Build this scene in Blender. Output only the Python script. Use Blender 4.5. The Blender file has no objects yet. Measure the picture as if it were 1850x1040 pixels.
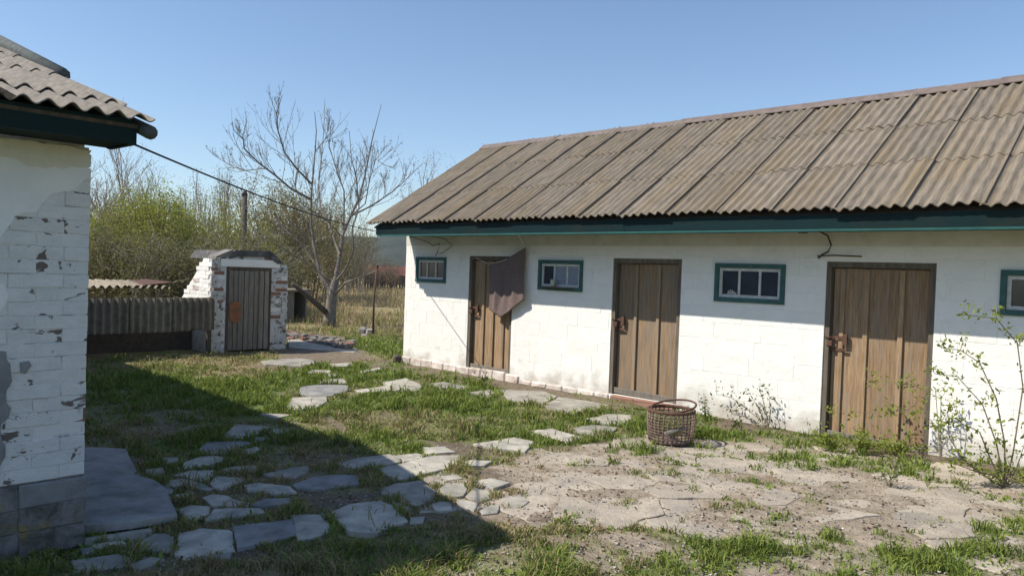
import bpy, math, random
import numpy as np
from mathutils import Vector, Matrix, noise as mnoise
R = math.radians
rng = np.random.default_rng(7); random.seed(7)
SC = bpy.context.scene; COL = SC.collection

# ------------------------------------------------------------------ camera
FOC, YAW, PITCH, ROLL, CH = 1373.4, 0.7554, 0.0206, 0.0353, 1.6
PW, PH = 1850.0, 1040.0
cf = np.array([-math.sin(YAW)*math.cos(PITCH), math.cos(YAW)*math.cos(PITCH), -math.sin(PITCH)])
_r = np.array([math.cos(YAW), math.sin(YAW), 0.0]); _u = np.cross(_r, cf)
cr = _r*math.cos(ROLL)+_u*math.sin(ROLL); cu = -_r*math.sin(ROLL)+_u*math.cos(ROLL)
cam = bpy.data.cameras.new('camera'); cam_o = bpy.data.objects.new('camera', cam); COL.objects.link(cam_o)
cam_o.matrix_world = Matrix(((cr[0], cu[0], -cf[0], 0), (cr[1], cu[1], -cf[1], 0), (cr[2], cu[2], -cf[2], CH), (0, 0, 0, 1)))
cam.sensor_width = 36.0; cam.lens = 36.0*FOC/PW; cam.clip_start = 0.05; cam.clip_end = 5000
SC.camera = cam_o
# ------------------------------------------------------------------ light
SA, SB = 0.488, 0.735                     # a shadow moves (SA, SB) per metre of height
elev = math.atan(1/math.hypot(SA, SB))
w = bpy.data.worlds.new('World'); SC.world = w; w.use_nodes = True
nt = w.node_tree; nt.nodes.clear()
sky = nt.nodes.new('ShaderNodeTexSky'); sky.sky_type = 'NISHITA'; sky.sun_disc = False
sky.sun_elevation = elev
sd = Vector((-SA, -SB, 1)).normalized()   # towards the sun
sky.sun_rotation = math.atan2(sd.x, sd.y)
sky.air_density = 1.0; sky.dust_density = 0.35; sky.ozone_density = 3.0; sky.altitude = 100
bg = nt.nodes.new('ShaderNodeBackground'); bg.inputs[1].default_value = 0.12
wo = nt.nodes.new('ShaderNodeOutputWorld')
nt.links.new(sky.outputs[0], bg.inputs[0]); nt.links.new(bg.outputs[0], wo.inputs[0])
sl = bpy.data.lights.new('sun', 'SUN'); sl.energy = 4.6; sl.angle = R(0.5); sl.color = (1.0, 0.94, 0.84)
so = bpy.data.objects.new('sun', sl); COL.objects.link(so); so.location = (-20, -30, 40)
so.rotation_euler = sd.to_track_quat('Z', 'Y').to_euler()
SC.view_settings.view_transform = 'Standard'; SC.view_settings.look = 'None'
SC.view_settings.exposure = 0.4; SC.view_settings.gamma = 1.0; SC.view_settings.use_curve_mapping = False

# ------------------------------------------------------------------ helpers
O3 = np.array([0, 0, CH])
def ray(u, v): return cf + cr*(u-PW/2)/FOC + cu*(PH/2-v)/FOC
def on(u, v, ax, val):
    d = ray(u, v); return O3 + d*((val-O3[ax])/d[ax])
def gnd(u, v): p = on(u, v, 2, 0.0); return (p[0], p[1])
def atd(u, v, dist):                      # point at a given depth from the viewpoint
    return O3 + ray(u, v)*dist

def link(o, parent=None):
    COL.objects.link(o)
    if parent is not None: o.parent = parent
    return o
def tag(o, label=None, cat=None, group=None, kind=None):
    if label: o['label'] = label
    if cat: o['category'] = cat
    if group: o['group'] = group
    if kind: o['kind'] = kind
    return o
def empty(name, loc=(0, 0, 0), rz=0.0):
    o = bpy.data.objects.new(name, None); link(o); o.location = loc; o.rotation_euler = (0, 0, rz)
    o.empty_display_size = 0.2; return o

class MB:
    def __init__(s): s.v = []; s.f = []; s.m = []; s.sm = []
    def add(s, vs, fs, m=0, smooth=False):
        b = len(s.v); s.v += [tuple(map(float, p)) for p in vs]
        for f in fs: s.f.append(tuple(b+i for i in f)); s.m.append(m); s.sm.append(smooth)
        return s
    def box(s, x0, x1, y0, y1, z0, z1, m=0, j=0.0, bev=0.0):
        J = lambda: random.uniform(-j, j)
        if bev <= 0:
            vs = [(x+J(), y+J(), z+J()) for z in (z0, z1) for x, y in ((x0, y0), (x1, y0), (x1, y1), (x0, y1))]
            fs = [(0, 3, 2, 1), (4, 5, 6, 7), (0, 1, 5, 4), (1, 2, 6, 5), (2, 3, 7, 6), (3, 0, 4, 7)]
            return s.add(vs, fs, m)
        b = min(bev, (x1-x0)/3, (y1-y0)/3, (z1-z0)/3); vs = []; idx = {}
        for sx in (0, 1):
            for sy in (0, 1):
                for sz in (0, 1):
                    c = np.array([x1 if sx else x0, y1 if sy else y0, z1 if sz else z0], float)
                    d = np.array([-b if sx else b, -b if sy else b, -b if sz else b])
                    jj = np.array([J(), J(), J()])
                    for a in range(3):
                        q = c+d; q[a] = c[a]; idx[(sx, sy, sz, a)] = len(vs); vs.append(q+jj)
        fs = []
        def g(sx, sy, sz, a): return idx[(sx, sy, sz, a)]
        fs += [[g(0,0,0,0), g(0,0,1,0), g(0,1,1,0), g(0,1,0,0)], [g(1,0,0,0), g(1,1,0,0), g(1,1,1,0), g(1,0,1,0)]]
        fs += [[g(0,0,0,1), g(1,0,0,1), g(1,0,1,1), g(0,0,1,1)], [g(0,1,0,1), g(0,1,1,1), g(1,1,1,1), g(1,1,0,1)]]
        fs += [[g(0,0,0,2), g(0,1,0,2), g(1,1,0,2), g(1,0,0,2)], [g(0,0,1,2), g(1,0,1,2), g(1,1,1,2), g(0,1,1,2)]]
        for p in (0, 1):
            for q in (0, 1):
                fs.append([g(p,q,0,0), g(p,q,1,0), g(p,q,1,1), g(p,q,0,1)])
                fs.append([g(p,0,q,0), g(p,1,q,0), g(p,1,q,2), g(p,0,q,2)])
                fs.append([g(0,p,q,1), g(1,p,q,1), g(1,p,q,2), g(0,p,q,2)])
        for sx in (0, 1):
            for sy in (0, 1):
                for sz in (0, 1): fs.append([g(sx,sy,sz,0), g(sx,sy,sz,1), g(sx,sy,sz,2)])
        c = np.mean(vs, axis=0); out = []
        for f in fs:
            a, b_, c_ = (np.array(vs[i]) for i in f[:3]); n = np.cross(b_-a, c_-a)
            fc = np.mean([vs[i] for i in f], axis=0)
            out.append(tuple(f) if np.dot(n, fc-c) > 0 else tuple(reversed(f)))
        return s.add(vs, out, m)
    def tube(s, pts, rad, n=6, m=0, cap=True):
        pts = [np.array(p, float) for p in pts]; k = len(pts); vs = []; fs = []
        if np.isscalar(rad): rad = [rad]*k
        up = np.array([0.13, 0.21, 0.97])
        for i in range(k):
            t = pts[min(i+1, k-1)]-pts[max(i-1, 0)]; t = t/(np.linalg.norm(t)+1e-9)
            a = np.cross(t, up)
            if np.linalg.norm(a) < 0.1: a = np.cross(t, np.array([1.0, 0.1, 0]))
            a /= np.linalg.norm(a); b = np.cross(t, a)
            for q in range(n):
                w_ = 2*math.pi*q/n; vs.append(pts[i]+rad[i]*(a*math.cos(w_)+b*math.sin(w_)))
        for i in range(k-1):
            for q in range(n):
                r = (q+1) % n; fs.append((i*n+q, i*n+r, (i+1)*n+r, (i+1)*n+q))
        if cap: fs += [tuple(range(n))[::-1], tuple((k-1)*n+q for q in range(n))]
        return s.add(vs, fs, m, True)
    def ring(s, c, r, tr, n=32, k=6, tilt=(0, 0), m=0, sq=0.0, ell=1.0):
        pts = []
        for i in range(n+1):
            a = 2*math.pi*i/n; x = r*math.cos(a)*ell; y = r*math.sin(a)
            pts.append((c[0]+x, c[1]+y, c[2]+x*tilt[0]+y*tilt[1]+sq*math.sin(3*a)))
        return s.tube(pts, tr, k, m, False)
    def prism(s, poly, z0, z1, m=0, jz=0.0, inset=0.0):
        n = len(poly); cx = sum(p[0] for p in poly)/n; cy = sum(p[1] for p in poly)/n
        ar = sum(poly[i][0]*poly[(i+1) % n][1]-poly[(i+1) % n][0]*poly[i][1] for i in range(n))
        if ar < 0: poly = poly[::-1]
        vs = [(x, y, z0) for x, y in poly]
        tx = random.uniform(-jz, jz); ty = random.uniform(-jz, jz)
        T = lambda x, y: z1+(x-cx)*tx+(y-cy)*ty
        vs += [(x, y, T(x, y)-inset*.6) for x, y in poly]
        def ins(x, y):
            d = math.hypot(x-cx, y-cy)+1e-6; k = max(0, 1-inset/d); return cx+(x-cx)*k, cy+(y-cy)*k
        vs += [(*ins(x, y), T(x, y)) for x, y in poly] + [(cx, cy, z1)]
        fs = []
        for i in range(n):
            j = (i+1) % n; fs += [(i, j, n+j, n+i), (n+i, n+j, 2*n+j, 2*n+i), (2*n+i, 2*n+j, 3*n)]
        return s.add(vs, fs, m)
    def mesh(s, name, mats):
        me = bpy.data.meshes.new(name); me.from_pydata(s.v, [], s.f)
        if not isinstance(mats, (list, tuple)): mats = [mats]
        for q in mats: me.materials.append(q)
        me.polygons.foreach_set('material_index', s.m); me.polygons.foreach_set('use_smooth', s.sm)
        me.update(); return me
    def build(s, name, mats, parent=None):
        return link(bpy.data.objects.new(name, s.mesh(name, mats)), parent)

def npmesh(name, V, F, mats, parent=None, fm=None, attr=None, smooth=False):
    """V (n,3), F (m,k) fast mesh"""
    me = bpy.data.meshes.new(name); n = len(V); m, k = F.shape
    me.vertices.add(n); me.vertices.foreach_set('co', V.astype(np.float32).ravel())
    me.loops.add(m*k); me.loops.foreach_set('vertex_index', F.astype(np.int32).ravel())
    me.polygons.add(m); me.polygons.foreach_set('loop_start', np.arange(0, m*k, k, dtype=np.int32))
    if not isinstance(mats, (list, tuple)): mats = [mats]
    for q in mats: me.materials.append(q)
    if fm is not None: me.polygons.foreach_set('material_index', fm.astype(np.int32))
    if smooth: me.polygons.foreach_set('use_smooth', np.ones(m, bool))
    if attr is not None:
        a = me.color_attributes.new('tint', 'FLOAT_COLOR', 'POINT')
        c = np.ones((n, 4), np.float32); c[:, :3] = attr; a.data.foreach_set('color', c.ravel())
    me.update(calc_edges=True); me.validate()
    return link(bpy.data.objects.new(name, me), parent)

# lattice noise on arrays
_lat = rng.random((256, 256))
def vn(x, y, s, ox=0.0):
    x = x/s+ox+100; y = y/s+ox*1.7+100
    xi = np.floor(x).astype(int); yi = np.floor(y).astype(int); fx = x-xi; fy = y-yi
    fx = fx*fx*(3-2*fx); fy = fy*fy*(3-2*fy)
    g = lambda a, b: _lat[a % 256, b % 256]
    return (g(xi, yi)*(1-fx)+g(xi+1, yi)*fx)*(1-fy)+(g(xi, yi+1)*(1-fx)+g(xi+1, yi+1)*fx)*fy
def fbm(x, y, s, ox=0.0, o=4):
    t = 0; a = 1.0; n = 0
    for i in range(o): t = t+a*vn(x, y, s/2**i, ox+i*13.7); n += a; a *= 0.55
    return t/n
def inpoly(x, y, poly):
    r = np.zeros(np.shape(x), bool); n = len(poly)
    for i in range(n):
        x0, y0 = poly[i]; x1, y1 = poly[(i+1) % n]
        c = ((y0 > y) != (y1 > y)) & (x < (x1-x0)*(y-y0)/(y1-y0+1e-12)+x0); r ^= c
    return r

# ------------------------------------------------------------------ materials
def N(nt, t, **k):
    n = nt.nodes.new(t)
    for a, b in k.items(): setattr(n, a, b)
    return n
def mat(name, c1, c2=None, scale=6.0, rough=0.9, bump=0.3, bscale=40.0, c3=None, s3=1.5, t3=(0.55, 0.7), stretch=(1, 1, 1), spec=0.3, attr=False, trans=0.0, obj=True, rnd=0.0, lo=0.35, hi=0.65, bdist=0.01, splash=None):
    m = bpy.data.materials.new(name); m.use_nodes = True; nt = m.node_tree; nt.nodes.clear()
    L = nt.links.new; out = N(nt, 'ShaderNodeOutputMaterial'); p = N(nt, 'ShaderNodeBsdfPrincipled')
    p.inputs['Roughness'].default_value = rough; p.inputs['Specular IOR Level'].default_value = spec
    tc = N(nt, 'ShaderNodeTexCoord'); mp = N(nt, 'ShaderNodeMapping'); mp.inputs['Scale'].default_value = stretch
    src = tc.outputs['Object']
    oi = N(nt, 'ShaderNodeObjectInfo')
    if rnd > 0:
        va = N(nt, 'ShaderNodeVectorMath', operation='MULTIPLY_ADD'); cx = N(nt, 'ShaderNodeCombineXYZ')
        for i in range(3): L(oi.outputs['Random'], cx.inputs[i])
        va.inputs[1].default_value = (37, 53, 71); L(cx.outputs[0], va.inputs[0]); L(src, va.inputs[2]); src = va.outputs[0]
    L(src, mp.inputs[0]); vec = mp.outputs[0]
    def noise(sc, det=5, ro=0.6, dist=0.0):
        n = N(nt, 'ShaderNodeTexNoise'); n.inputs['Scale'].default_value = sc; n.inputs['Detail'].default_value = det
        n.inputs['Roughness'].default_value = ro; n.inputs['Distortion'].default_value = dist; L(vec, n.inputs['Vector']); return n
    def ramp(src, a, b):
        r = N(nt, 'ShaderNodeMapRange'); r.inputs[1].default_value = a; r.inputs[2].default_value = b; L(src, r.inputs[0]); return r.outputs[0]
    def mix(f, a, b, bt='MIX'):
        x = N(nt, 'ShaderNodeMix', data_type='RGBA', blend_type=bt)
        if isinstance(f, float): x.inputs[0].default_value = f
        else: L(f, x.inputs[0])
        for i, q in ((6, a), (7, b)):
            if isinstance(q, (tuple, list)): x.inputs[i].default_value = (*q, 1)
            else: L(q, x.inputs[i])
        return x.outputs[2]
    col = c1
    if c2 is not None: col = mix(ramp(noise(scale).outputs[0], lo, hi), c1, c2)
    if c3 is not None: col = mix(ramp(noise(s3, 6, 0.65, 0.6).outputs[0], *t3), col, c3)
    if splash:                            # earth splashed on the foot of a wall, ragged upper edge
        ge = N(nt, 'ShaderNodeNewGeometry'); sx = N(nt, 'ShaderNodeSeparateXYZ'); L(ge.outputs['Position'], sx.inputs[0])
        n_ = N(nt, 'ShaderNodeTexNoise'); n_.inputs['Scale'].default_value = 5.0; n_.inputs['Detail'].default_value = 6; L(ge.outputs['Position'], n_.inputs['Vector'])
        ad = N(nt, 'ShaderNodeMath', operation='MULTIPLY_ADD'); L(n_.outputs[0], ad.inputs[0]); ad.inputs[1].default_value = -0.75; L(sx.outputs[2], ad.inputs[2])
        f_ = ramp(ad.outputs[0], -0.10, -0.36); mu = N(nt, 'ShaderNodeMath', operation='MULTIPLY'); L(f_, mu.inputs[0]); mu.inputs[1].default_value = 0.75
        col = mix(mu.outputs[0], col, splash)
    if attr:
        a = N(nt, 'ShaderNodeVertexColor', layer_name='tint'); col = mix(1.0, a.outputs[0], col, 'MULTIPLY')
    if rnd > 0:
        mr = N(nt, 'ShaderNodeMapRange'); mr.inputs[3].default_value = 1-rnd; mr.inputs[4].default_value = 1+rnd*.6; L(oi.outputs['Random'], mr.inputs[0])
        cb = N(nt, 'ShaderNodeCombineColor')
        for i in range(3): L(mr.outputs[0], cb.inputs[i])
        col = mix(1.0, col, cb.outputs[0], 'MULTIPLY')
    if isinstance(col, (tuple, list)): p.inputs['Base Color'].default_value = (*col, 1)
    else: L(col, p.inputs['Base Color'])
    if bump > 0:
        b = N(nt, 'ShaderNodeBump'); b.inputs['Strength'].default_value = bump; b.inputs['Distance'].default_value = bdist
        L(noise(bscale, 6, 0.7).outputs[0], b.inputs['Height']); L(b.outputs[0], p.inputs['Normal'])
    sh = p.outputs[0]
    if trans > 0:
        t = N(nt, 'ShaderNodeBsdfTranslucent'); ms = N(nt, 'ShaderNodeMixShader'); ms.inputs[0].default_value = trans
        if isinstance(col, (tuple, list)): t.inputs[0].default_value = (*col, 1)
        else: L(col, t.inputs[0])
        L(sh, ms.inputs[1]); L(t.outputs[0], ms.inputs[2]); sh = ms.outputs[0]
    L(sh, out.inputs[0]); return m

M = {}
M['ground'] = mat('ground', (1.06, 1.05, 1.04), (0.66, 0.63, 0.60), 11, attr=True, bump=1.0, bscale=22, bdist=0.03, c3=(0.62, 0.56, 0.50), s3=2.2, t3=(0.52, 0.72))  # darker mottling mixes soil tones with painted crack shade
M['blade'] = mat('blade', (1, 1, 1), None, attr=True, bump=0, rough=0.75, trans=0.3)
M['slab'] = mat('slab', (0.52, 0.475, 0.40), (0.32, 0.295, 0.25), 5, bump=0.6, bscale=30, c3=(0.24, 0.235, 0.20), s3=4, t3=(0.46, 0.68), rnd=0.30)
M['slabd'] = mat('slab_dark', (0.31, 0.30, 0.29), (0.17, 0.165, 0.155), 4, bump=0.6, bscale=30, c3=(0.36, 0.35, 0.33), s3=1.6, t3=(0.5, 0.7))
M['flag'] = mat('flag', (0.47, 0.405, 0.32), (0.33, 0.285, 0.23), 4, bump=1.0, bscale=18, bdist=.02, c3=(0.27, 0.245, 0.21), s3=3.2, t3=(0.5, 0.75), rnd=0.10)
M['white'] = mat('whitewash', (0.84, 0.825, 0.78), (0.79, 0.775, 0.73), 5, bump=0.7, bscale=14, c3=(0.62, 0.605, 0.56), s3=4.5, t3=(0.58, 0.85), rnd=0.02, bdist=0.012, splash=(0.42, 0.37, 0.31))
M['limeo'] = mat('limewash_ochre', (0.70, 0.69, 0.62), (0.60, 0.585, 0.51), 4, bump=0.4, bscale=30, c3=(0.48, 0.46, 0.38), s3=3, t3=(0.55, 0.8))
M['plinthp'] = mat('plinth_brick', (0.52, 0.42, 0.36), (0.70, 0.65, 0.60), 9, bump=0.7, bscale=40, c3=(0.30, 0.24, 0.20), s3=5, rnd=0.15)
M['joint'] = mat('joint_lime', (0.80, 0.79, 0.75), (0.76, 0.75, 0.71), 12, bump=0.4)
M['brickw'] = mat('brick_whitewashed', (0.78, 0.78, 0.775), (0.68, 0.685, 0.69), 9, bump=0.8, bscale=50, c3=(0.17, 0.14, 0.125), s3=4.2, t3=(0.592, 0.612), rnd=0.03, bdist=0.015, stretch=(1, 1.1, 1.8))
M['brickc'] = mat('brick_cellar', (0.66, 0.655, 0.64), (0.50, 0.49, 0.47), 7, bump=1.0, bscale=30, c3=(0.13, 0.105, 0.09), s3=9, t3=(0.545, 0.575), rnd=0.12, bdist=0.02)
M['bricko'] = mat('brick_bare', (0.30, 0.13, 0.08), (0.24, 0.17, 0.14), 18, bump=0.8, bscale=60, rnd=0.25)
M['brickj'] = mat('brick_joint', (0.70, 0.70, 0.70), (0.30, 0.28, 0.27), 7, lo=.52, hi=.6, bump=0.8, bscale=60)
M['plaster'] = mat('plaster_white', (0.77, 0.775, 0.78), (0.70, 0.71, 0.72), 5, bump=0.9, bscale=9, c3=(0.58, 0.58, 0.59), s3=6, t3=(0.62, 0.8))
M['plasterg'] = mat('plaster_grey', (0.27, 0.275, 0.29), (0.20, 0.205, 0.21), 9, bump=0.8, bscale=50)
M['plinthg'] = mat('plinth_mossy', (0.24, 0.235, 0.235), (0.30, 0.24, 0.09), 4, bump=1.0, bscale=20, c3=(0.09, 0.09, 0.075), s3=6, t3=(0.42, 0.62), rnd=0.12, bdist=0.03, lo=.5, hi=.62)
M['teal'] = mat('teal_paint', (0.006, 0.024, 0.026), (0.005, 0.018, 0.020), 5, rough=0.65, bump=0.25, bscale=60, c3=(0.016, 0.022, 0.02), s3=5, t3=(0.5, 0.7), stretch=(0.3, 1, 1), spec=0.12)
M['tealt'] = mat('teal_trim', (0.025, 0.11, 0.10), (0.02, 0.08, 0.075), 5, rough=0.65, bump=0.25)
M['tealw'] = mat('teal_window_paint', (0.065, 0.145, 0.14), (0.045, 0.105, 0.10), 9, rough=0.75, bump=0.6, bscale=50, c3=(0.16, 0.19, 0.18), s3=14, t3=(0.62, 0.7), spec=.15)
M['wwood'] = mat('white_painted_wood', (0.62, 0.62, 0.60), (0.48, 0.48, 0.46), 20, rough=0.6, bump=0.2)
M['sheet'] = mat('asbestos_sheet', (0.255, 0.210, 0.160), (0.15, 0.128, 0.10), 34, bump=0.8, bscale=70, c3=(0.215, 0.16, 0.085), s3=3.2, t3=(0.48, 0.78), rnd=0.09, stretch=(1, 0.12, 1), lo=.36, hi=.64)
M['sheetg'] = mat('asbestos_sheet_grey', (0.30, 0.26, 0.20), (0.19, 0.165, 0.125), 8, bump=0.6, bscale=60, c3=(0.10, 0.09, 0.07), s3=4, t3=(0.55, 0.8), rnd=0.2)
M['sheetl'] = mat('asbestos_sheet_light', (0.24, 0.212, 0.178), (0.145, 0.13, 0.11), 14, bump=0.6, bscale=60, c3=(0.15, 0.14, 0.12), s3=5, t3=(0.55, 0.8), rnd=0.15)
M['cap'] = mat('ridge_metal', (0.19, 0.145, 0.12), (0.13, 0.10, 0.085), 8, rough=0.55, bump=0.15, spec=0.4, c3=(0.23, 0.19, 0.165), s3=2)
M['capd'] = mat('verge_board', (0.10, 0.115, 0.11), (0.06, 0.065, 0.065), 14, bump=0.5)
M['wood2'] = mat('door_wood_grey', (0.39, 0.265, 0.155), (0.24, 0.165, 0.105), 5, bump=0.8, bscale=22, c3=(0.26, 0.235, 0.20), s3=3.4, t3=(0.45, 0.7), stretch=(9, 9, 0.6), rnd=0.2)
M['wood'] = mat('door_wood', (0.42, 0.28, 0.16), (0.24, 0.155, 0.09), 5, bump=0.7, bscale=22, c3=(0.31, 0.265, 0.22), s3=2.6, t3=(0.48, 0.75), stretch=(9, 9, 0.7), rnd=0.16)
M['woodd'] = mat('dark_wood', (0.12, 0.09, 0.065), (0.07, 0.055, 0.042), 5, bump=0.7, bscale=22, stretch=(6, 6, 0.8), rnd=0.2)
M['woodg'] = mat('grey_wood', (0.26, 0.235, 0.20), (0.17, 0.15, 0.125), 5, bump=0.7, bscale=22, stretch=(8, 8, 0.7), rnd=0.2)
M['woodf'] = mat('frame_wood', (0.20, 0.165, 0.125), (0.12, 0.10, 0.08), 5, bump=0.7, bscale=22, stretch=(8, 8, 0.7), rnd=0.15)
M['rust'] = mat('rusty_iron', (0.13, 0.065, 0.04), (0.08, 0.045, 0.035), 30, rough=0.8, bump=0.4, bscale=80)
M['orange'] = mat('orange_rust', (0.34, 0.125, 0.05), (0.17, 0.09, 0.06), 7, bump=0.4)
M['dark'] = mat('interior_shade', (0.012, 0.012, 0.013), None, bump=0)  # near-black colour stands in for the shade inside openings
M['glass'] = mat('window_glass', (0.018, 0.024, 0.036), (0.03, 0.04, 0.055), 3, rough=0.12, bump=0.02, bscale=5, spec=0.5)
M['curtain'] = mat('pale_curtain', (0.30, 0.34, 0.40), (0.22, 0.25, 0.31), 12, bump=0.3, stretch=(10, 1, 1))
M['towel'] = mat('brown_towel', (0.20, 0.15, 0.14), (0.15, 0.11, 0.10), 40, rough=1.0, bump=0.5, bscale=260, spec=0.05)
M['string'] = mat('string', (0.55, 0.52, 0.47), None, bump=0)
M['wire'] = mat('wire', (0.035, 0.035, 0.04), None, bump=0)
M['wicker'] = mat('wicker', (0.15, 0.10, 0.08), (0.30, 0.22, 0.18), 25, bump=0.4, bscale=90)
M['tar'] = mat('tar_felt', (0.055, 0.055, 0.058), (0.11, 0.105, 0.10), 6, bump=0.8, bscale=20, c3=(0.20, 0.19, 0.18), s3=5, t3=(.55, .7))
M['bark'] = mat('bark', (0.23, 0.20, 0.17), (0.14, 0.12, 0.10), 14, bump=0.8, bscale=30, bdist=0.02)
M['barkd'] = mat('bark_dark', (0.095, 0.08, 0.068), (0.06, 0.05, 0.043), 14, bump=0.5, bscale=30)
M['twigg'] = mat('twig_grey', (0.33, 0.29, 0.25), (0.22, 0.195, 0.165), 3, bump=0)
M['twigr'] = mat('twig_brown', (0.22, 0.17, 0.12), (0.16, 0.125, 0.09), 3, bump=0)
def leafm(n, a, b): return mat(n, a, b, 1.2, rough=0.7, bump=0, trans=0.4)
M['lgreen'] = leafm('leaf_spring', (0.34, 0.36, 0.055), (0.21, 0.23, 0.04))
M['lolive'] = leafm('leaf_olive', (0.20, 0.19, 0.07), (0.14, 0.13, 0.05))
M['lyell'] = leafm('leaf_willow', (0.29, 0.25, 0.085), (0.21, 0.18, 0.065))
M['lbud'] = leafm('bud', (0.15, 0.12, 0.08), (0.11, 0.09, 0.06))
M['lrose'] = leafm('leaf_rose', (0.27, 0.32, 0.05), (0.18, 0.23, 0.04))
M['lweed'] = leafm('leaf_weed', (0.10, 0.14, 0.025), (0.065, 0.10, 0.02))
M['hill'] = mat('wooded_hill', (0.022, 0.034, 0.022), (0.045, 0.055, 0.03), 0.05, bump=1.0, bscale=0.25, bdist=3.0, c3=(0.07, 0.075, 0.05), s3=0.02)
M['red'] = mat('red_roof', (0.24, 0.06, 0.05), (0.16, 0.045, 0.04), 2, bump=0.2)
M['tin'] = mat('cream_enamel', (0.55, 0.52, 0.42), (0.45, 0.42, 0.33), 20, rough=0.5, bump=0.1)
M['chip'] = mat('stone_chip', (0.52, 0.48, 0.42), (0.30, 0.27, 0.23), 5, bump=0)
M['rock'] = mat('rock', (0.34, 0.32, 0.29), (0.22, 0.2, 0.18), 8, bump=0.8, bscale=20, rnd=0.3)

# ------------------------------------------------------------------ ground cover maps
G = lambda L_: [gnd(*p) for p in L_]
P_pave = G([(800, 905), (850, 855), (900, 838), (960, 815), (1110, 800), (1250, 790), (1480, 800), (1850, 870), (2100, 930), (2100, 1030), (1850, 1005), (1600, 985), (1400, 980), (1250, 965), (1050, 945), (930, 945)])
P_slabs = G([(130, 850), (340, 815), (520, 790), (650, 800), (860, 825), (960, 900), (900, 930), (560, 985), (200, 1060), (0, 1060)])
P_path = G([(450, 640), (560, 600), (700, 640), (660, 700), (640, 770), (470, 770), (520, 710), (480, 665)])
P_dirt = G([(700, 800), (860, 800), (920, 830), (850, 850), (700, 810), (600, 770), (560, 745)])
P_barnstrip = [(-10.6, 7.35), (3, 7.35), (3, 8.1), (-10.6, 8.1)]
P_edge = G([(930, 955), (1250, 965), (1600, 985), (1850, 1005), (2100, 1030), (2100, 1250), (760, 1250), (800, 1000)])
P_rub = G([(505, 655), (520, 600), (600, 600), (660, 640), (620, 660)])
def cover(x, y):
    """density 0..1 and greenness 0..1 of the turf"""
    n = fbm(x, y, 0.9, 3.1); n2 = fbm(x, y, 0.28, 9.2); big = fbm(x, y, 2.6, 5.5)
    d = np.clip((n*0.5+n2*0.6-0.22)*3.4, 0, 1)*0.85+0.13
    g = np.clip((big*0.55+n*0.55-0.34)*3.4, 0.12, 1)
    wx = x+0.35*(vn(x, y, 0.5, 1.0)-0.5); wy = y+0.35*(vn(x, y, 0.5, 7.0)-0.5)
    n3 = fbm(x, y, 0.15, 19.2, 3)
    def cut(poly, amount, thr=0.62, fine=0):
        nonlocal d
        m = inpoly(wx, wy, poly); d = np.where(m, np.clip(((n2*(1-fine)+n3*fine)*0.7+n*0.5-thr)*6, 0, 1)*amount, d); return m
    mp = cut(P_pave, 0.9, 0.625, .8); m2 = cut(P_slabs, 0.95, 0.36); m3 = cut(P_path, 0.95, 0.36); cut(P_dirt, 0.6, 0.58)
    m4 = cut(P_barnstrip, 0.6, 0.58); cut(P_rub, 0.3, 0.68); cut(P_edge, 0.8, 0.55, .5)
    near = np.hypot(x, y)
    g = np.where(near > 15.5, g*np.clip(1-(near-15.5)/7, 0.06, 1), g)
    return d, g
GREEN = np.array([0.11, 0.18, 0.028]); GREEN2 = np.array([0.24, 0.27, 0.055]); STRAW = np.array([0.36, 0.285, 0.155])
DIRT = np.array([0.20, 0.16, 0.115]); SAND = np.array([0.45, 0.375, 0.29])

# ground: one sheet, fine near the yard, coarse to the horizon
def gz(x, y):
    r = np.hypot(x, y)
    return ((fbm(x, y, 1.2, 2.0)-0.5)*0.05+(fbm(x, y, 0.32, 90.0, 3)-0.5)*0.026)*np.clip(r/4, 0.3, 1)+np.clip(r-30, 0, 900)*0.0
ax = np.unique(np.concatenate([-np.geomspace(24, 900, 26), np.arange(-24, 4.01, 0.08), np.geomspace(4.2, 900, 26)]))
ay = np.unique(np.concatenate([-np.geomspace(1.2, 700, 24), np.arange(-1.0, 17.01, 0.08), np.geomspace(17.3, 1200, 32)]))
X, Y = np.meshgrid(ax, ay, indexing='ij'); Z = gz(X, Y)
Vg = np.stack([X, Y, Z], -1).reshape(-1, 3)
nx, ny = X.shape; I = np.arange(nx*ny).reshape(nx, ny)
Fg = np.stack([I[:-1, :-1], I[1:, :-1], I[1:, 1:], I[:-1, 1:]], -1).reshape(-1, 4)
xf, yf = Vg[:, 0], Vg[:, 1]
d_, g_ = cover(xf, yf)
base = np.where((fbm(xf, yf, 1.6, 4.4) > 0.5)[:, None], DIRT, DIRT*0.9+SAND*0.1)
wx_ = xf+.5*(vn(xf, yf, .45, 2.0)-.5); wy_ = yf+.5*(vn(xf, yf, .45, 8.0)-.5)
mp = inpoly(wx_, wy_, P_pave) | inpoly(wx_, wy_, P_edge)
base = np.where(mp[:, None], SAND*(.62+.55*fbm(xf, yf, .35, 61))[:, None], base)  # darker patches in the sand also paint shadowed cracks
m2_ = inpoly(xf, yf, P_slabs); base = np.where(m2_[:, None], DIRT, base)
turf = STRAW*(1-g_[:, None])+GREEN*1.1*g_[:, None]
gc = base*(1-0.8*d_[:, None])+turf*0.8*d_[:, None]
far = np.clip((np.hypot(xf, yf)-17)/8, 0, 1)[:, None]
gc = gc*(1-far)+(STRAW*0.85+GREEN*0.15)*far
ground = npmesh('ground', Vg, Fg, M['ground'], attr=gc, smooth=True); tag(ground, kind='structure')

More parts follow.
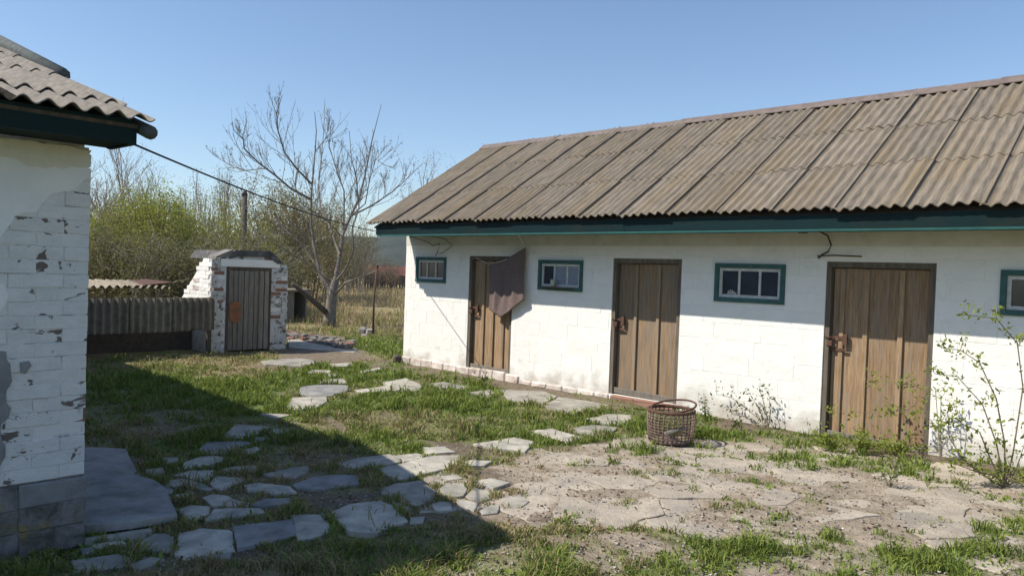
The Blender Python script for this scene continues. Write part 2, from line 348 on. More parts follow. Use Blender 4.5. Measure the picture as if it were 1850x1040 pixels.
# wooded hill on the horizon
hb = MB(); NH = 120; rows = []
for i in range(NH+1):
    t = i/NH; az = R(10)+t*R(100)
    hh = 21+8*math.sin(t*5.1+1.0)+6*mnoise.noise(Vector((t*9, 3, 1)))+2.0*mnoise.noise(Vector((t*40, 3, 1)))
    rows.append([( -math.sin(az)*rr, math.cos(az)*rr, -0.5+hh*kk+1.8*mnoise.noise(Vector((t*160, rr*.05, 7)))*(kk > 0)) for rr, kk in ((330, 0), (360, .35), (400, .72), (450, 1.0), (520, .6), (640, 0))])
vs = [p for r_ in rows for p in r_]; fs = []
for i in range(NH):
    for k in range(5): a = i*6+k; fs.append((a, a+6, a+7, a+1))
hb.add(vs, fs, 0, True); tag(hb.build('hills', M['hill']), kind='structure')

# ------------------------------------------------------------------ flagstones
path = empty('garden_path', (0, 0, 0)); tag(path, kind='structure')
pave = empty('stone_paving', (0, 0, 0)); tag(pave, kind='structure')
STONES = []
def stone(poly, parent, m, name='flagstone', z=0.012, rough=0.007):
    n = len(poly); out = []
    for i in range(n):
        a = np.array(poly[i]); b = np.array(poly[(i+1) % n]); L_ = np.linalg.norm(b-a); out.append(tuple(a))
        k = int(L_/0.14)
        for q in range(1, k+1):
            p = a+(b-a)*q/(k+1); nrm = np.array([-(b-a)[1], (b-a)[0]])/(L_+1e-6)
            out.append(tuple(p+nrm*random.uniform(-rough, rough)))
    cx = sum(p[0] for p in out)/len(out); cy = sum(p[1] for p in out)/len(out)
    g_x = np.array([p[0] for p in out]+[cx]); g_y = np.array([p[1] for p in out]+[cy]); gg_ = gz(g_x, g_y)
    z += float(gg_.max()*.75+gg_.mean()*.25) if name != 'paving_stone' else float(gg_[-1])
    if name != 'paving_stone': STONES.append([(cx+(x-cx)*.93, cy+(y-cy)*.93) for x, y in poly])
    b = MB(); b.prism([(x-cx, y-cy) for x, y in out], -0.06, 0.0, 0, 0.03, 0.006)
    o = b.build(name, m, parent); o.location = (cx, cy, z); return o
def C1(L_): return G([(120+u/2.477, 620+v/2.477) for u, v in L_])
def C2(L_): return G([(560+u/2.6, 640+v/2.6) for u, v in L_])
S1 = [[(690,430),(755,372),(905,378),(895,398),(800,430)], [(590,500),(595,472),(625,440),(820,438),(830,450),(765,480),(770,500),(680,508)],
 [(835,445),(840,420),(900,415),(920,425),(850,447)], [(895,402),(925,386),(985,392),(1000,400),(960,412),(905,412)], [(785,492),(800,475),(850,462),(870,475),(840,497)],
 [(515,548),(600,518),(680,515),(740,522),(640,560),(530,572)], [(690,577),(740,560),(850,555),(862,570),(845,595),(720,590)],
 [(440,640),(460,620),(520,612),(620,640),(660,662),(640,672),(560,655),(450,650)], [(480,600),(560,580),(660,578),(655,600),(640,620),(600,630),(525,610)],
 [(640,640),(672,608),(790,615),(800,630),(745,642),(710,668),(672,665)], [(395,660),(405,643),(450,640),(480,660),(470,680),(415,685)],
 [(485,684),(570,665),(580,678),(500,697)], [(605,700),(650,683),(720,690),(770,715),(825,724),(815,742),(650,742)],
 [(500,750),(560,733),(648,738),(640,768),(580,802),(530,785)], [(655,750),(870,745),(890,765),(700,790),(612,802),(645,772)],
 [(880,600),(1000,570),(1080,560),(1100,580),(1020,620),(960,622),(900,610)], [(794,650),(860,640),(1000,655),(1030,680),(940,690),(810,680)],
 [(820,737),(880,705),(1000,700),(1010,725),(880,744)], [(1010,650),(1100,612),(1170,600),(1300,597),(1310,640),(1150,670),(1030,667)],
 [(500,852),(600,825),(730,830),(745,838),(755,925),(530,972),(480,945)], [(745,830),(1000,790),(1148,757),(1180,800),(1188,838),(1000,870),(765,922)],
 [(290,905),(390,860),(440,857),(480,872),(472,940),(330,932)], [(20,975),(230,950),(300,972),(250,1010),(30,1030)], [(600,962),(740,935),(730,965),(640,977)],
 [(100,905),(250,885),(270,900),(140,925)], [(260,1000),(380,960),(440,970),(330,1020)], [(60,925),(120,915),(150,930),(70,950)],
 [(430,520),(500,520),(505,545),(440,550)], [(350,575),(430,565),(440,590),(370,600)]]
for q in S1: stone(C1(q), path, M['slab'] if random.random() < .7 else M['slabd'])
big = stone(C1([(20,525),(75,518),(265,520),(300,590),(330,640),(390,655),(440,690),(495,812),(300,845),(72,872),(20,880)]), path, M['slab'], z=0.07, rough=0.006)
big.data.materials[0] = M['slabd']; tag(big, 'large grey concrete slab at the foot of the wall corner')
stone(C1([(80,885),(380,850),(384,862),(82,900)]), path, M['slab'], 'kerbstone', z=0.03)
S2 = [[(125,520),(215,498),(375,483),(425,505),(425,520),(300,545),(180,540)], [(382,490),(500,475),(540,487),(520,505),(440,522),(428,502)],
 [(530,450),(630,445),(685,470),(560,480),(535,470)], [(310,550),(440,525),(560,490),(700,485),(715,515),(700,530),(560,565),(400,605),(360,580)],
 [(765,425),(960,388),(1055,410),(1010,465),(880,450)], [(1040,360),(1130,350),(1240,380),(1290,398),(1210,418),(1120,390)],
 [(1195,350),(1330,335),(1455,350),(1400,375),(1300,388),(1250,370)], [(1285,310),(1400,280),(1510,285),(1510,310),(1450,340),(1330,325)],
 [(890,172),(1100,180),(1160,200),(1090,243),(930,215)], [(1168,200),(1290,218),(1405,242),(1340,270),(1240,287),(1100,247)],
 [(735,185),(850,172),(870,195),(840,215)], [(555,145),(620,135),(740,155),(720,175),(620,165)],
 [(205,174),(350,148),(380,140),(380,178),(250,187)], [(385,140),(480,128),(530,150),(520,170),(480,182),(388,178)],
 [(330,640),(400,615),(520,600),(590,650),(580,700),(500,730),(400,690),(340,670)], [(100,748),(180,710),(330,690),(400,720),(460,800),(300,860),(180,850),(120,790)],
 [(385,700),(480,737),(470,760),(425,745)], [(560,717),(610,695),(660,700),(668,735),(592,747)], [(-90,760),(0,750),(60,760),(110,815),(95,840),(0,870),(-60,872)],
 [(600,640),(640,612),(720,610),(740,640),(720,672),(660,680)], [(730,670),(770,630),(850,655),(850,680),(790,700)], [(860,690),(920,665),(990,655),(1030,690),(990,720),(900,715)],
 [(680,697),(720,687),(790,705),(770,740),(720,725)], [(795,737),(850,712),(890,715),(880,750),(810,757)], [(760,605),(850,588),(940,610),(860,640),(800,625)],
 [(700,510),(760,502),(860,508),(820,530),(740,532)], [(470,775),(540,770),(530,800),(470,810)], [(590,580),(690,570),(720,590),(640,604)]]
for q in S2: stone(C2(q), path, M['slab'])
S3 = [[(543,699),(575,695),(628,697),(634,706),(600,716),(540,717)], [(580,687),(622,685),(628,693),(576,693)], [(530,721),(590,718),(591,727),(575,739),(520,748),(512,741)],
 [(470,750),(530,752),(498,761)], [(650,672),(685,665),(690,668),(655,675)], [(470,652),(540,645),(585,655),(545,665),(480,660)], [(520,618),(560,613),(650,631),(640,637),(560,633),(522,631)],
 [(590,658),(632,654),(640,660),(600,667)], [(560,668),(600,668),(596,675),(556,676)], [(650,604),(660,602),(664,606),(654,608)],
 [(690,690),(735,684),(742,688),(700,697)],[(590,676),(612,676),(610,682),(588,683)]]
for i, q in enumerate(S3): stone(G(q), path, M['slabd'] if i == 0 else M['slab'], z=0.014)
# broken paving over the right-hand yard: irregular slabs by clipped Voronoi cells
def clip(poly, p, q):
    m_ = ((p[0]+q[0])/2, (p[1]+q[1])/2); d = (q[0]-p[0], q[1]-p[1]); out = []
    s_ = lambda v: (v[0]-m_[0])*d[0]+(v[1]-m_[1])*d[1]
    for i in range(len(poly)):
        a = poly[i]; b = poly[(i+1) % len(poly)]; sa = s_(a); sb = s_(b)
        if sa <= 0: out.append(a)
        if (sa < 0) != (sb < 0) and sa != sb:
            t = sa/(sa-sb); out.append((a[0]+(b[0]-a[0])*t, a[1]+(b[1]-a[1])*t))
    return out
seeds = []
for i in range(-8, 30):
    for j in range(0, 16):
        s_ = 0.50; seeds.append((-7+i*s_+random.uniform(-.2, .2), 2.6+j*s_*0.9+random.uniform(-.2, .2)))
cnt = 0
for p in seeds:
    if not inpoly(np.array([p[0]]), np.array([p[1]]), P_pave)[0] or p[1] > 7.85: continue
    if random.random() < 0.10: continue
    poly = [(p[0]+a, p[1]+b) for a, b in ((-.6, -.6), (.6, -.6), (.6, .6), (-.6, .6))]
    for q in seeds:
        if q != p and abs(q[0]-p[0]) < 1.3 and abs(q[1]-p[1]) < 1.3 and poly: poly = clip(poly, p, q)
    if len(poly) < 3: continue
    cx = sum(v[0] for v in poly)/len(poly); cy = sum(v[1] for v in poly)/len(poly)
    poly = [(cx+(x-cx)*(1-0.006/max(0.05, math.hypot(x-cx, y-cy))), cy+(y-cy)*(1-0.006/max(0.05, math.hypot(x-cx, y-cy)))) for x, y in poly]
    stone(poly, pave, M['flag'], 'paving_stone', z=random.uniform(-0.004, 0.008), rough=0.02); cnt += 1

# ------------------------------------------------------------------ grass, blade by blade in one mesh per kind
def blades(name, x, y, h, wd, colr, kind_label, lean=0.5):
    n = len(x); z = gz(x, y)-0.005
    a = rng.uniform(0, 2*np.pi, n); b = rng.uniform(0, 2*np.pi, n); ln = h*lean*rng.uniform(0.2, 1.3, n)
    px = np.cos(a)*wd/2; py = np.sin(a)*wd/2; lx = np.cos(b)*ln; ly = np.sin(b)*ln
    V = np.empty((n, 5, 3)); F = np.empty((n, 3, 3), int)
    V[:, 0] = np.stack([x-px, y-py, z], -1); V[:, 1] = np.stack([x+px, y+py, z], -1)
    V[:, 2] = np.stack([x-px*.8+lx*.35, y-py*.8+ly*.35, z+h*.6], -1); V[:, 3] = np.stack([x+px*.8+lx*.35, y+py*.8+ly*.35, z+h*.6], -1)
    V[:, 4] = np.stack([x+lx, y+ly, z+h*np.clip(1.05-lean*.3, .5, 1)], -1)
    k = np.arange(n)*5
    F[:, 0] = np.stack([k, k+1, k+3], -1); F[:, 1] = np.stack([k, k+3, k+2], -1); F[:, 2] = np.stack([k+2, k+3, k+4], -1)
    o = npmesh(name, V.reshape(-1, 3), F.reshape(-1, 3), M['blade'], attr=np.repeat(colr, 5, axis=0))
    tag(o, kind_label[0], kind_label[1], kind='stuff'); return o
heading = math.atan2(cf[1], cf[0])
def polar(n, r0, r1, pw=1.0):
    u = rng.random(n); r = r0*(r1/r0)**(u**pw); a = heading+rng.uniform(-R(44), R(41), n)
    return r*np.cos(a), r*np.sin(a)
def clear(x, y):                          # not inside buildings
    ok = np.ones(len(x), bool)
    for P in STONES:
        px = [p[0] for p in P]; py = [p[1] for p in P]; c_ = np.nonzero((x > min(px)) & (x < max(px)) & (y > min(py)) & (y < max(py)))[0]
        if len(c_): ok[c_[inpoly(x[c_], y[c_], P) & (rng.random(len(c_)) < .985)]] = False
    ok &= ~((y > 8.05) & (x > -10.1)) & ~((x < -4.55) & (y < 1.5)) & ~((x < -12.85) & (x > -16.0) & (y < 7.6))
    return ok
def tint(g, n):
    v = rng.uniform(0.75, 1.25, (n, 1)); q = rng.random((n, 1))
    c = GREEN*(1-q)+GREEN2*q; s_ = STRAW*rng.uniform(.7, 1.15, (n, 1))
    pick = (rng.random(n) < np.clip(g*1.05+0.02, 0, 1))[:, None]
    return np.where(pick, c*v, s_)
x, y = polar(560000, 2.6, 20); d, g = cover(x, y)
clump = fbm(x, y, 0.16, 12.0, 2)
keep = (rng.random(len(x)) < d*np.clip((clump-.22)*2.6, 0.1, 1)) & clear(x, y)
x, y, d, g, clump = x[keep], y[keep], d[keep], g[keep], clump[keep]; rr = np.hypot(x, y)
h = (0.02+0.085*clump*clump*2*d)*rng.uniform(.5, 1.4, len(x))*(0.55+0.6*g)
blades('grass', x, y, h, (0.0035+0.0009*rr)*rng.uniform(.7, 1.3, len(x)), tint(g, len(x)), ('short patchy spring grass growing over the yard', 'grass'), 0.9)
# broad weed leaves close to the soil
x, y = polar(120000, 2.6, 17); d, g = cover(x, y); wn = fbm(x, y, 0.22, 31.0, 2)
keep = (rng.random(len(x)) < d*g) & clear(x, y) & (wn > 0.56); x, y, g = x[keep], y[keep], g[keep]; n = len(x)
h = rng.uniform(0.015, 0.06, n); blades('ground_weeds', x, y, h, rng.uniform(0.012, 0.026, n), tint(g+.4, n), ('low broad leaved weeds in clumps among the grass', 'weeds'), 1.6)
# dry standing grass in the field behind the tree
x, y = polar(120000, 17.5, 60, 1.0); keep = clear(x, y) & (fbm(x, y, 2.0, 20) > 0.36) & (rng.random(len(x)) < .75); x, y = x[keep], y[keep]; n = len(x)
rr = np.hypot(x, y); gg = np.clip(fbm(x, y, 3, 41)*1.5-.55, 0, 1)*np.clip(1.6-(rr-17)/8, 0.05, 1)
c = STRAW*rng.uniform(.65, 1.25, (n, 1)); c = np.where((rng.random(n) < gg)[:, None], GREEN2*rng.uniform(.7, 1.2, (n, 1)), c)
blades('dry_grass', x, y, rng.uniform(.06, .32, n)*np.clip((rr-14)/8, .3, 1), rng.uniform(.012, .03, n)*rr/25, c, ('tall straw coloured dry grass in the field behind the bare tree', 'dry grass'), 0.6)

# chips of stone, mortar and dead twigs lying about the paving
def debris(name, n, m, lab, s0, s1, flat, polys):
    x, y = polar(n*6, 2.6, 12); ok = clear(x, y) & (y < 8.0); inn = np.zeros(len(x), bool)
    for P in polys: inn |= inpoly(x, y, P)
    ok &= inn | (rng.random(len(x)) < .08); x, y = x[ok][:n], y[ok][:n]; n = len(x); z = gz(x, y)
    s_ = s0*(s1/s0)**rng.random(n); V = rng.normal(size=(n, 4, 3)); V /= np.linalg.norm(V, axis=2)[:, :, None]; V *= s_[:, None, None]; V[:, :, 2] *= flat
    V += np.stack([x, y, z+s_*flat*.4+.004], -1)[:, None, :]; k = (np.arange(n)*4)[:, None]
    F = np.concatenate([k+np.array([[0, 1, 2]]), k+np.array([[0, 2, 3]]), k+np.array([[0, 3, 1]]), k+np.array([[1, 3, 2]])], 0)
    o = npmesh(name, V.reshape(-1, 3), F, m); tag(o, *lab, kind='stuff'); return o
debris('stone_chips', 14000, M['chip'], ('small chips of stone scattered over the paving and path', 'gravel'), .003, .020, .5, (P_pave, P_slabs, P_path, P_dirt, P_edge))
M['leafd'] = mat('dead_leaf', (0.20, 0.13, 0.08), (0.11, 0.075, 0.05), 3, bump=0)
debris('dead_leaves', 3600, M['leafd'], ('curled brown dead leaves lying over the yard', 'leaves'), .010, .024, .3, (P_pave, P_slabs, P_dirt, P_edge, P_barnstrip))
x, y = polar(90000, 2.6, 16); keep = clear(x, y) & (rng.random(len(x)) < .35+.4*fbm(x, y, .5, 77)); x, y = x[keep], y[keep]; n = len(x); rr = np.hypot(x, y)
blades('dead_stalks', x, y, rng.uniform(.004, .014, n), .0022+.0006*rr, STRAW*rng.uniform(.45, 1.2, (n, 1)), ('dry stalks and litter lying flat on the soil', 'litter'), 4.0)

# ------------------------------------------------------------------ corrugated sheets
def wave_sheet(wd, ln, waves, amp, th=0.007, seg=8, ns=1, chip=0.0):
    """sheet in local x (across waves) / y (up the slope), origin at its lower left corner"""
    n = waves*seg; V = []; F = []
    for side in (0, 1):
        for j in range(ns+1):
            for i in range(n+1):
                x = wd*i/n; z = amp*math.sin(2*math.pi*waves*i/n)+(th if side == 0 else 0)
                yy = ln*j/ns+(random.uniform(-chip, chip) if j in (0, ns) else 0); V.append((x, yy, z))
    S = (ns+1)*(n+1)
    for j in range(ns):
        for i in range(n):
            a = j*(n+1)+i; F.append((a, a+1, a+n+2, a+n+1)); a += S; F.append((a, a+n+1, a+n+2, a+1))
    for i in range(n):
        F.append((i, S+i, S+i+1, i+1)); a = ns*(n+1)+i; F.append((a, a+1, S+a+1, S+a))
    for j in range(ns):
        a = j*(n+1); F.append((a, a+n+1, S+a+n+1, S+a)); a += n; F.append((a, S+a, S+a+n+1, a+n+1))
    return V, F
def sheet_mesh(name, *a, m='sheet', **k):
    b = MB(); V, F = wave_sheet(*a, **k); b.add(V, F, 0, False); return b.mesh(name, M[m])
def place(me, parent, name, origin, xdir, ydir, tilt=0.0):
    xd = Vector(xdir).normalized(); yd = Vector(ydir).normalized(); zd = xd.cross(yd).normalized(); yd = zd.cross(xd)
    Mx = Matrix(((xd.x, yd.x, zd.x, origin[0]), (xd.y, yd.y, zd.y, origin[1]), (xd.z, yd.z, zd.z, origin[2]), (0, 0, 0, 1)))
    o = link(bpy.data.objects.new(name, me), parent); o.matrix_local = Mx @ Matrix.Rotation(tilt, 4, 'Y'); return o

# ------------------------------------------------------------------ the barn
BX0, BX1, BY = -10.08, 3.4, 8.08
EY, EZ, RY, RZ = 7.34, 2.29, 9.93, 3.89
barn = empty('barn', (BX0, BY, 0)); tag(barn, 'long low whitewashed outbuilding with brown plank doors and corrugated roof', 'barn')
def L3(b): return b                        # meshes are written in world space, the parent offset is undone below
def under(o, root):                        # parent keeping world placement
    o.parent = root; o.matrix_parent_inverse = Matrix.Translation(root.location).inverted(); return o
ops = []                                   # openings x0,x1,z0,z1
doors = [(-8.53, -7.60, 0.09, 1.83), (-5.82, -4.81, 0.07, 1.83), (-3.08, -2.04, -0.03, 1.83)]
wins = [(-9.80, -9.06, 1.39, 1.80), (-7.10, -6.31, 1.37, 1.79), (-4.36, -3.52, 1.35, 1.79), (-1.51, -0.68, 1.37, 1.78)]
allops = doors+wins+[(0.2, 1.2, 0.08, 1.83)]
# wall core as boxes between the openings (front face recessed behind the blocks)
def wall_boxes(b, x0, x1, z0, z1, ops_, y0, y1, m=0):
    xs = sorted({x0, x1, *[o[0] for o in ops_], *[o[1] for o in ops_]})
    for a, c in zip(xs[:-1], xs[1:]):
        if c-a < 1e-4: continue
        mid = (a+c)/2; zz = z0
        for o in sorted([o for o in ops_ if o[0] < mid < o[1]], key=lambda o: o[2]):
            if o[2] > zz: b.box(a, c, y0, y1, zz, o[2], m)
            zz = o[3]
        b.box(a, c, y0, y1, zz, z1, m)
wb = MB(); wall_boxes(wb, BX0+.006, BX1, 0, 2.14, allops, BY+.0022, BY+.38)
wb.box(BX0+.006, BX0+.38, BY+.38, 11.8, 0, 2.14); wb.box(BX1-.3, BX1, BY+.38, 11.8, 0, 2.14); wb.box(BX0+.006, BX1, 11.8, 12.1, 0, 2.14)
for xx in (BX0+.006, BX1-.3):              # gables
    wb.add([(xx+a, yy, zz) for a in (0, .3) for yy, zz in ((BY+.01, 2.14), (12.1, 2.14), (RY+.1, 3.80))], [(0, 2, 1), (3, 4, 5), (0, 1, 4, 3), (1, 2, 5, 4), (2, 0, 3, 5)])
wall = under(wb.build('wall', M['joint']), barn)
db = MB(); db.box(BX0+.4, BX1-.4, BY+1.2, BY+1.25, 0.02, 2.1); under(db.build('shade_screen', M['dark']), barn)  # black screen painting the unlit inside of the barn
# whitewashed blocks, each a piece
course = 0.193; z0 = -0.06; k = 0; nblk = 0
while z0 < 1.98:
    z1 = min(z0+course, 1.99); x = BX0-random.uniform(0.0, .5)
    while x < BX1:
        xe = x+random.uniform(.44, .60); segs = [(max(x, BX0), min(xe, BX1))]
        for o in allops:
            if o[2] < z1-0.02 and o[3] > z0+0.02:
                ns_ = []
                for a, c in segs:
                    if o[1] <= a or o[0] >= c: ns_.append((a, c))
                    else:
                        if o[0]-a > .02: ns_.append((a, o[0]))
                        if c-o[1] > .02: ns_.append((o[1], c))
                segs = ns_
        for a, c in segs:
            if c-a < .04: continue
            b = MB(); pr = random.uniform(0.0, 0.0016); zj = 0.0
            b.box(-(c-a)/2+.0008, (c-a)/2-.0008, 0.0, .05, 0.0008, z1-z0-.0008, 0, 0.0007, 0.0026)
            o = b.build('block', M['white'], wall); o.location = ((a+c)/2, BY-pr, z0+zj); nblk += 1
        x = xe
    z0 = z1
# top band of wall under the eave and plinth
tb = MB(); tb.box(BX0, BX1, BY-.004, BY+.03, 1.992, 2.138); wtop = tb.build('top_beam', M['limeo'], wall)
x = BX0-.02
while x < -5.84:
    xe = x+random.uniform(.22, .30)
    for row in (0,):
        a, c = x, min(xe, BX1)
        if any(o[0] < (a+c)/2 < o[1] and row == 1 and False for o in doors): continue
        b = MB(); b.box(a+.003, c-.003, -.012-random.uniform(0, .02), .06, 0.0, .13-(.05 if x > -7.6 else 0)+random.uniform(-.01, .01), 0, 0.008, 0.014)
        o = b.build('plinth_brick', M['plinthp'], wall); o.location = (0, BY, -.012)
    x = xe
gb = MB()                                   # blocks of the gable end, seen only from the side
for i in range(10):
    yy = BY+.05+(0 if i % 2 else .25)
    while yy < 12.0:
        gb.box(BX0-.002, BX0+.03, yy, min(yy+.5, 12.1)-.006, .13+i*course, .13+(i+1)*course-.006, 0, .002, .006); yy += .506
gbo = gb.build('gable_block', M['white'], wall); tag(gbo, kind='stuff')

# roof sheets
roof = MB(); sdir = Vector((0, RY-EY, RZ-EZ)); slen = sdir.length; sd_ = sdir.normalized()
nrm = Vector((0, -sd_.z, sd_.y))
ru = MB(); ru.add([(BX0, EY+.07, EZ-.035), (BX1, EY+.07, EZ-.035), (BX1, RY, RZ-.035), (BX0, RY, RZ-.035), (BX0, 12.5, EZ-.035), (BX1, 12.5, EZ-.035),
  (BX0, EY+.07, EZ-.06), (BX1, EY+.07, EZ-.06), (BX1, RY, RZ-.06), (BX0, RY, RZ-.06), (BX0, 12.5, EZ-.06), (BX1, 12.5, EZ-.06)],
  [(0, 1, 2, 3), (3, 2, 5, 4), (6, 9, 8, 7), (9, 10, 11, 8), (0, 3, 9, 6), (3, 4, 10, 9), (1, 7, 8, 2), (2, 8, 11, 5), (0, 6, 7, 1), (4, 5, 11, 10)])
roof = under(ru.build('roof', M['woodd']), barn)
SWD = 0.618; meshes = [sheet_mesh('roofing_sheet', SWD+.045, 1.13, 6, .0165, th=.012, ns=2, chip=.004) for _ in range(5)]
ncol = int((BX1+.25+10.2)/SWD)+1; rowz = [0, .99, 1.98]
for rI, s0 in enumerate(rowz):
    for cI in range(ncol):
        x0 = -10.20+cI*SWD+random.uniform(-.003, .003); s_ = s0+random.uniform(-.012, .012)
        p = Vector((x0, EY, EZ))+sd_*s_+nrm*(.006+.003*(rI > 0))
        xd = Vector((1, 0, 0)); yd = (sd_*1.0-nrm*.008).normalized()
        place(random.choice(meshes), roof, 'roofing_sheet', p, xd, yd, tilt=-random.uniform(.036, .052))
bs = MB(); V, F = wave_sheet(ncol*SWD, 3.0, int(6*ncol), .0215, seg=4)
bk = MB(); bk.add(V, F, 0); bkm = bk.mesh('back_slope_sheets', M['sheet'])
o = place(bkm, roof, 'back_slope_sheets', (-10.2+ncol*SWD, 12.55, EZ), (-1, 0, 0), (0, RY-12.55, RZ-EZ)); tag(o, kind='stuff')
for a, c, dz in ((-10.2, -5.95, 0), (-5.99, -1.9, .012), (-1.94, 3.6, .022)):    # ridge capping in lengths
    b = MB(); t = .006; q = .15
    pr = [(RY+.0-q*.85, RZ+.045-q*.50), (RY, RZ+.06), (RY+q*.85, RZ+.045-q*.50)]
    pr = [(y_, z_+dz) for y_, z_ in pr]; V = [(xx, y_, z_) for xx in (a, c) for y_, z_ in pr]+[(xx, y_, z_-.012) for xx in (a, c) for y_, z_ in pr]
    b.add(V, [(0, 3, 4, 1), (1, 4, 5, 2), (6, 7, 10, 9), (7, 8, 11, 10), (0, 6, 9, 3), (2, 5, 11, 8), (0, 1, 7, 6), (1, 2, 8, 7), (3, 9, 10, 4), (4, 10, 11, 5)])
    b.build('ridge_cap', M['cap'], roof)
# eave boards: fascia, lower trim and soffit
for a, c in ((-10.02, -5.2), (-5.196, -0.4), (-0.396, 3.5)):
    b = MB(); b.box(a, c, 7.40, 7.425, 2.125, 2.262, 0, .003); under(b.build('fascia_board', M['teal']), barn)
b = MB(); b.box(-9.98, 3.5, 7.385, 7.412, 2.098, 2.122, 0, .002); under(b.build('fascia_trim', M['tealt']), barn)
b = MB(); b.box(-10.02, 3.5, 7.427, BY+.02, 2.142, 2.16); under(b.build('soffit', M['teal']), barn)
b = MB()                                   # verge board on the left gable
b.add([(-10.06+a, y_, z_) for a in (0, .025) for y_, z_ in ((7.43, 2.14), (7.43, 2.25), (RY, 3.83), (RY, 3.70))], [(0, 1, 2, 3), (4, 7, 6, 5), (0, 4, 5, 1), (1, 5, 6, 2), (2, 6, 7, 3), (3, 7, 4, 0)])
under(b.build('verge_board', M['woodd']), barn)

# doors
def barn_door(x0, x1, z0, z1, gaps, label, hasp_w, lean, wm='wood'):
    D_ = MB(); yd = BY+.075
    D_.box(x0, x0+.05, BY+.012, BY+.12, z0, z1, 0, .003); D_.box(x1-.05, x1, BY+.012, BY+.12, z0, z1, 0, .003)
    D_.box(x0+.051, x1-.051, BY+.012, BY+.12, z1-.06, z1, 0, .003)
    d = D_.build('door', M['woodf']); under(d, barn)
    if label: d['label'] = label
    xs = [x0+.055]+[x0+(x1-x0)*g_ for g_ in gaps]+[x1-.055]
    for a, c in zip(xs[:-1], xs[1:]):        # planks, with a dark open joint between
        n = 1; wq = (c-a)/n
        for i in range(n):
            b = MB(); b.box(-wq/2+.002, wq/2-.002, 0, .028, 0, z1-z0-.075, 0, .002, .004)
            o = b.build('plank', M[wm], d); o.location = (a+(i+.5)*wq, yd+random.uniform(0, .006), z0+.01)
    for g_ in gaps:                          # cover strips, proud of the planks
        xx = x0+(x1-x0)*g_; b = MB(); b.box(-.024, .024, 0, .02, 0, z1-z0-.085, 0, .002, .004)
        o = b.build('batten', M[wm], d); o.location = (xx, yd-.024, z0+.012)
    b = MB(); b.box(-(x1-x0)/2+.06, (x1-x0)/2-.06, 0, .02, 0, .075, 0, .003, .005); o = b.build('bottom_rail', M['woodg'], d); o.location = ((x0+x1)/2, yd-.046, z0+.005); o.rotation_euler = (0, R(lean), 0)
    b = MB(); hz = 1.02; hw = hasp_w         # hasp and staple with padlock
    b.box(x0-.03, x0+hw, yd-.036, yd-.026, hz, hz+.035, 0, .001); b.box(x0+hw-.015, x0+hw+.03, yd-.050, yd-.02, hz-.05, hz+.06, 0, .001)
    b.tube([(x0+.0, yd-.05, hz+.02), (x0+.03, yd-.085, hz+.02), (x0+.09, yd-.05, hz+.02)], .008, 6)
    b.box(x0+.03, x0+.09, yd-.075, yd-.045, hz-.075, hz-.015, 0, .002, .006); b.box(x0-.02, x0+hw+.03, yd-.034, yd-.026, hz-.12, hz-.09, 0, .001)
    b.build('hasp', M['rust'], d)
    return d
b = MB(); b.box(doors[1][0]+.06, doors[1][1]-.0, BY-.06, BY+.012, -.02, .065, 0, .008, .012); under(b.build('threshold', M['bricko']), barn)
barn_door(*doors[0], (.30, .52, .76), 'narrow plank door behind the hanging towel', .16, 1.0)
barn_door(*doors[1], (.33, .66), 'middle plank door with three boards', .15, 1.5, 'wood2')
barn_door(*doors[2], (.15, .38, .70), 'broad plank door nearest the camera', .20, 1.6)
barn_door(0.2, 1.2, 0.08, 1.83, (.3, .6), None, .15, 0)
def barn_window(x0, x1, z0, z1, pane=(), fw=.05, cur=()):
    b = MB(); y0 = BY-.022; y1 = BY+.05
    b.box(x0, x1, y0, y1, z1-fw, z1, 0, .002); b.box(x0, x1, y0, y1, z0, z0+fw, 0, .002)
    b.box(x0, x0+fw, y0+.002, y1, z0+fw+.0005, z1-fw-.0005, 0, .001); b.box(x1-fw, x1, y0+.002, y1, z0+fw+.0005, z1-fw-.0005, 0, .001)
    wd = b.build('window', M['tealw']); under(wd, barn)
    X0, X1, Z0, Z1 = x0+fw+.001, x1-fw-.001, z0+fw+.001, z1-fw-.001; s_ = .034
    b = MB(); b.box(X0, X1, BY+.005, BY+.04, Z1-s_, Z1); b.box(X0, X1, BY+.005, BY+.04, Z0, Z0+s_); b.box(X0, X0+s_, BY+.007, BY+.04, Z0+s_, Z1-s_); b.box(X1-s_, X1, BY+.007, BY+.04, Z0+s_, Z1-s_)
    for i in (1, 2):
        xx = X0+(X1-X0)*i/3; b.box(xx-.013, xx+.013, BY+.009, BY+.04, Z0+s_, Z1-s_)
    b.build('sash', M['wwood'], wd)
    for i in range(3):
        a = X0+(X1-X0)*i/3+.005; c = X0+(X1-X0)*(i+1)/3-.005; b = MB(); b.box(a, c, BY+.024, BY+.029, Z0+.02, Z1-.02)
        b.build('pane', M['curtain'] if i in cur else M['glass'], wd)
    b = MB(); b.box(x0+.03, x1-.03, BY+.10, BY+.12, z0, z1); b.build('shade_panel', M['dark'], wd)  # black panel painting the shade behind the panes
    return wd
barn_window(*wins[0], cur=()); w2 = barn_window(*wins[1], cur=(1, 2)); w3 = barn_window(*wins[2]); barn_window(*wins[3], fw=.05)
b = MB(); cx = wins[2][0]+.16                 # pale cloth behind the first pane, bulging against the glass
for i in range(5): b.tube([(cx+i*.022, BY+.018, wins[2][2]+.09), (cx+i*.022+.01, BY+.016, wins[2][2]+.12+.03*math.sin(i*.8+.4)), (cx+i*.02+.02, BY+.018, wins[2][2]+.09)], .011, 5)
b.build('cloth', M['wwood'], w3)

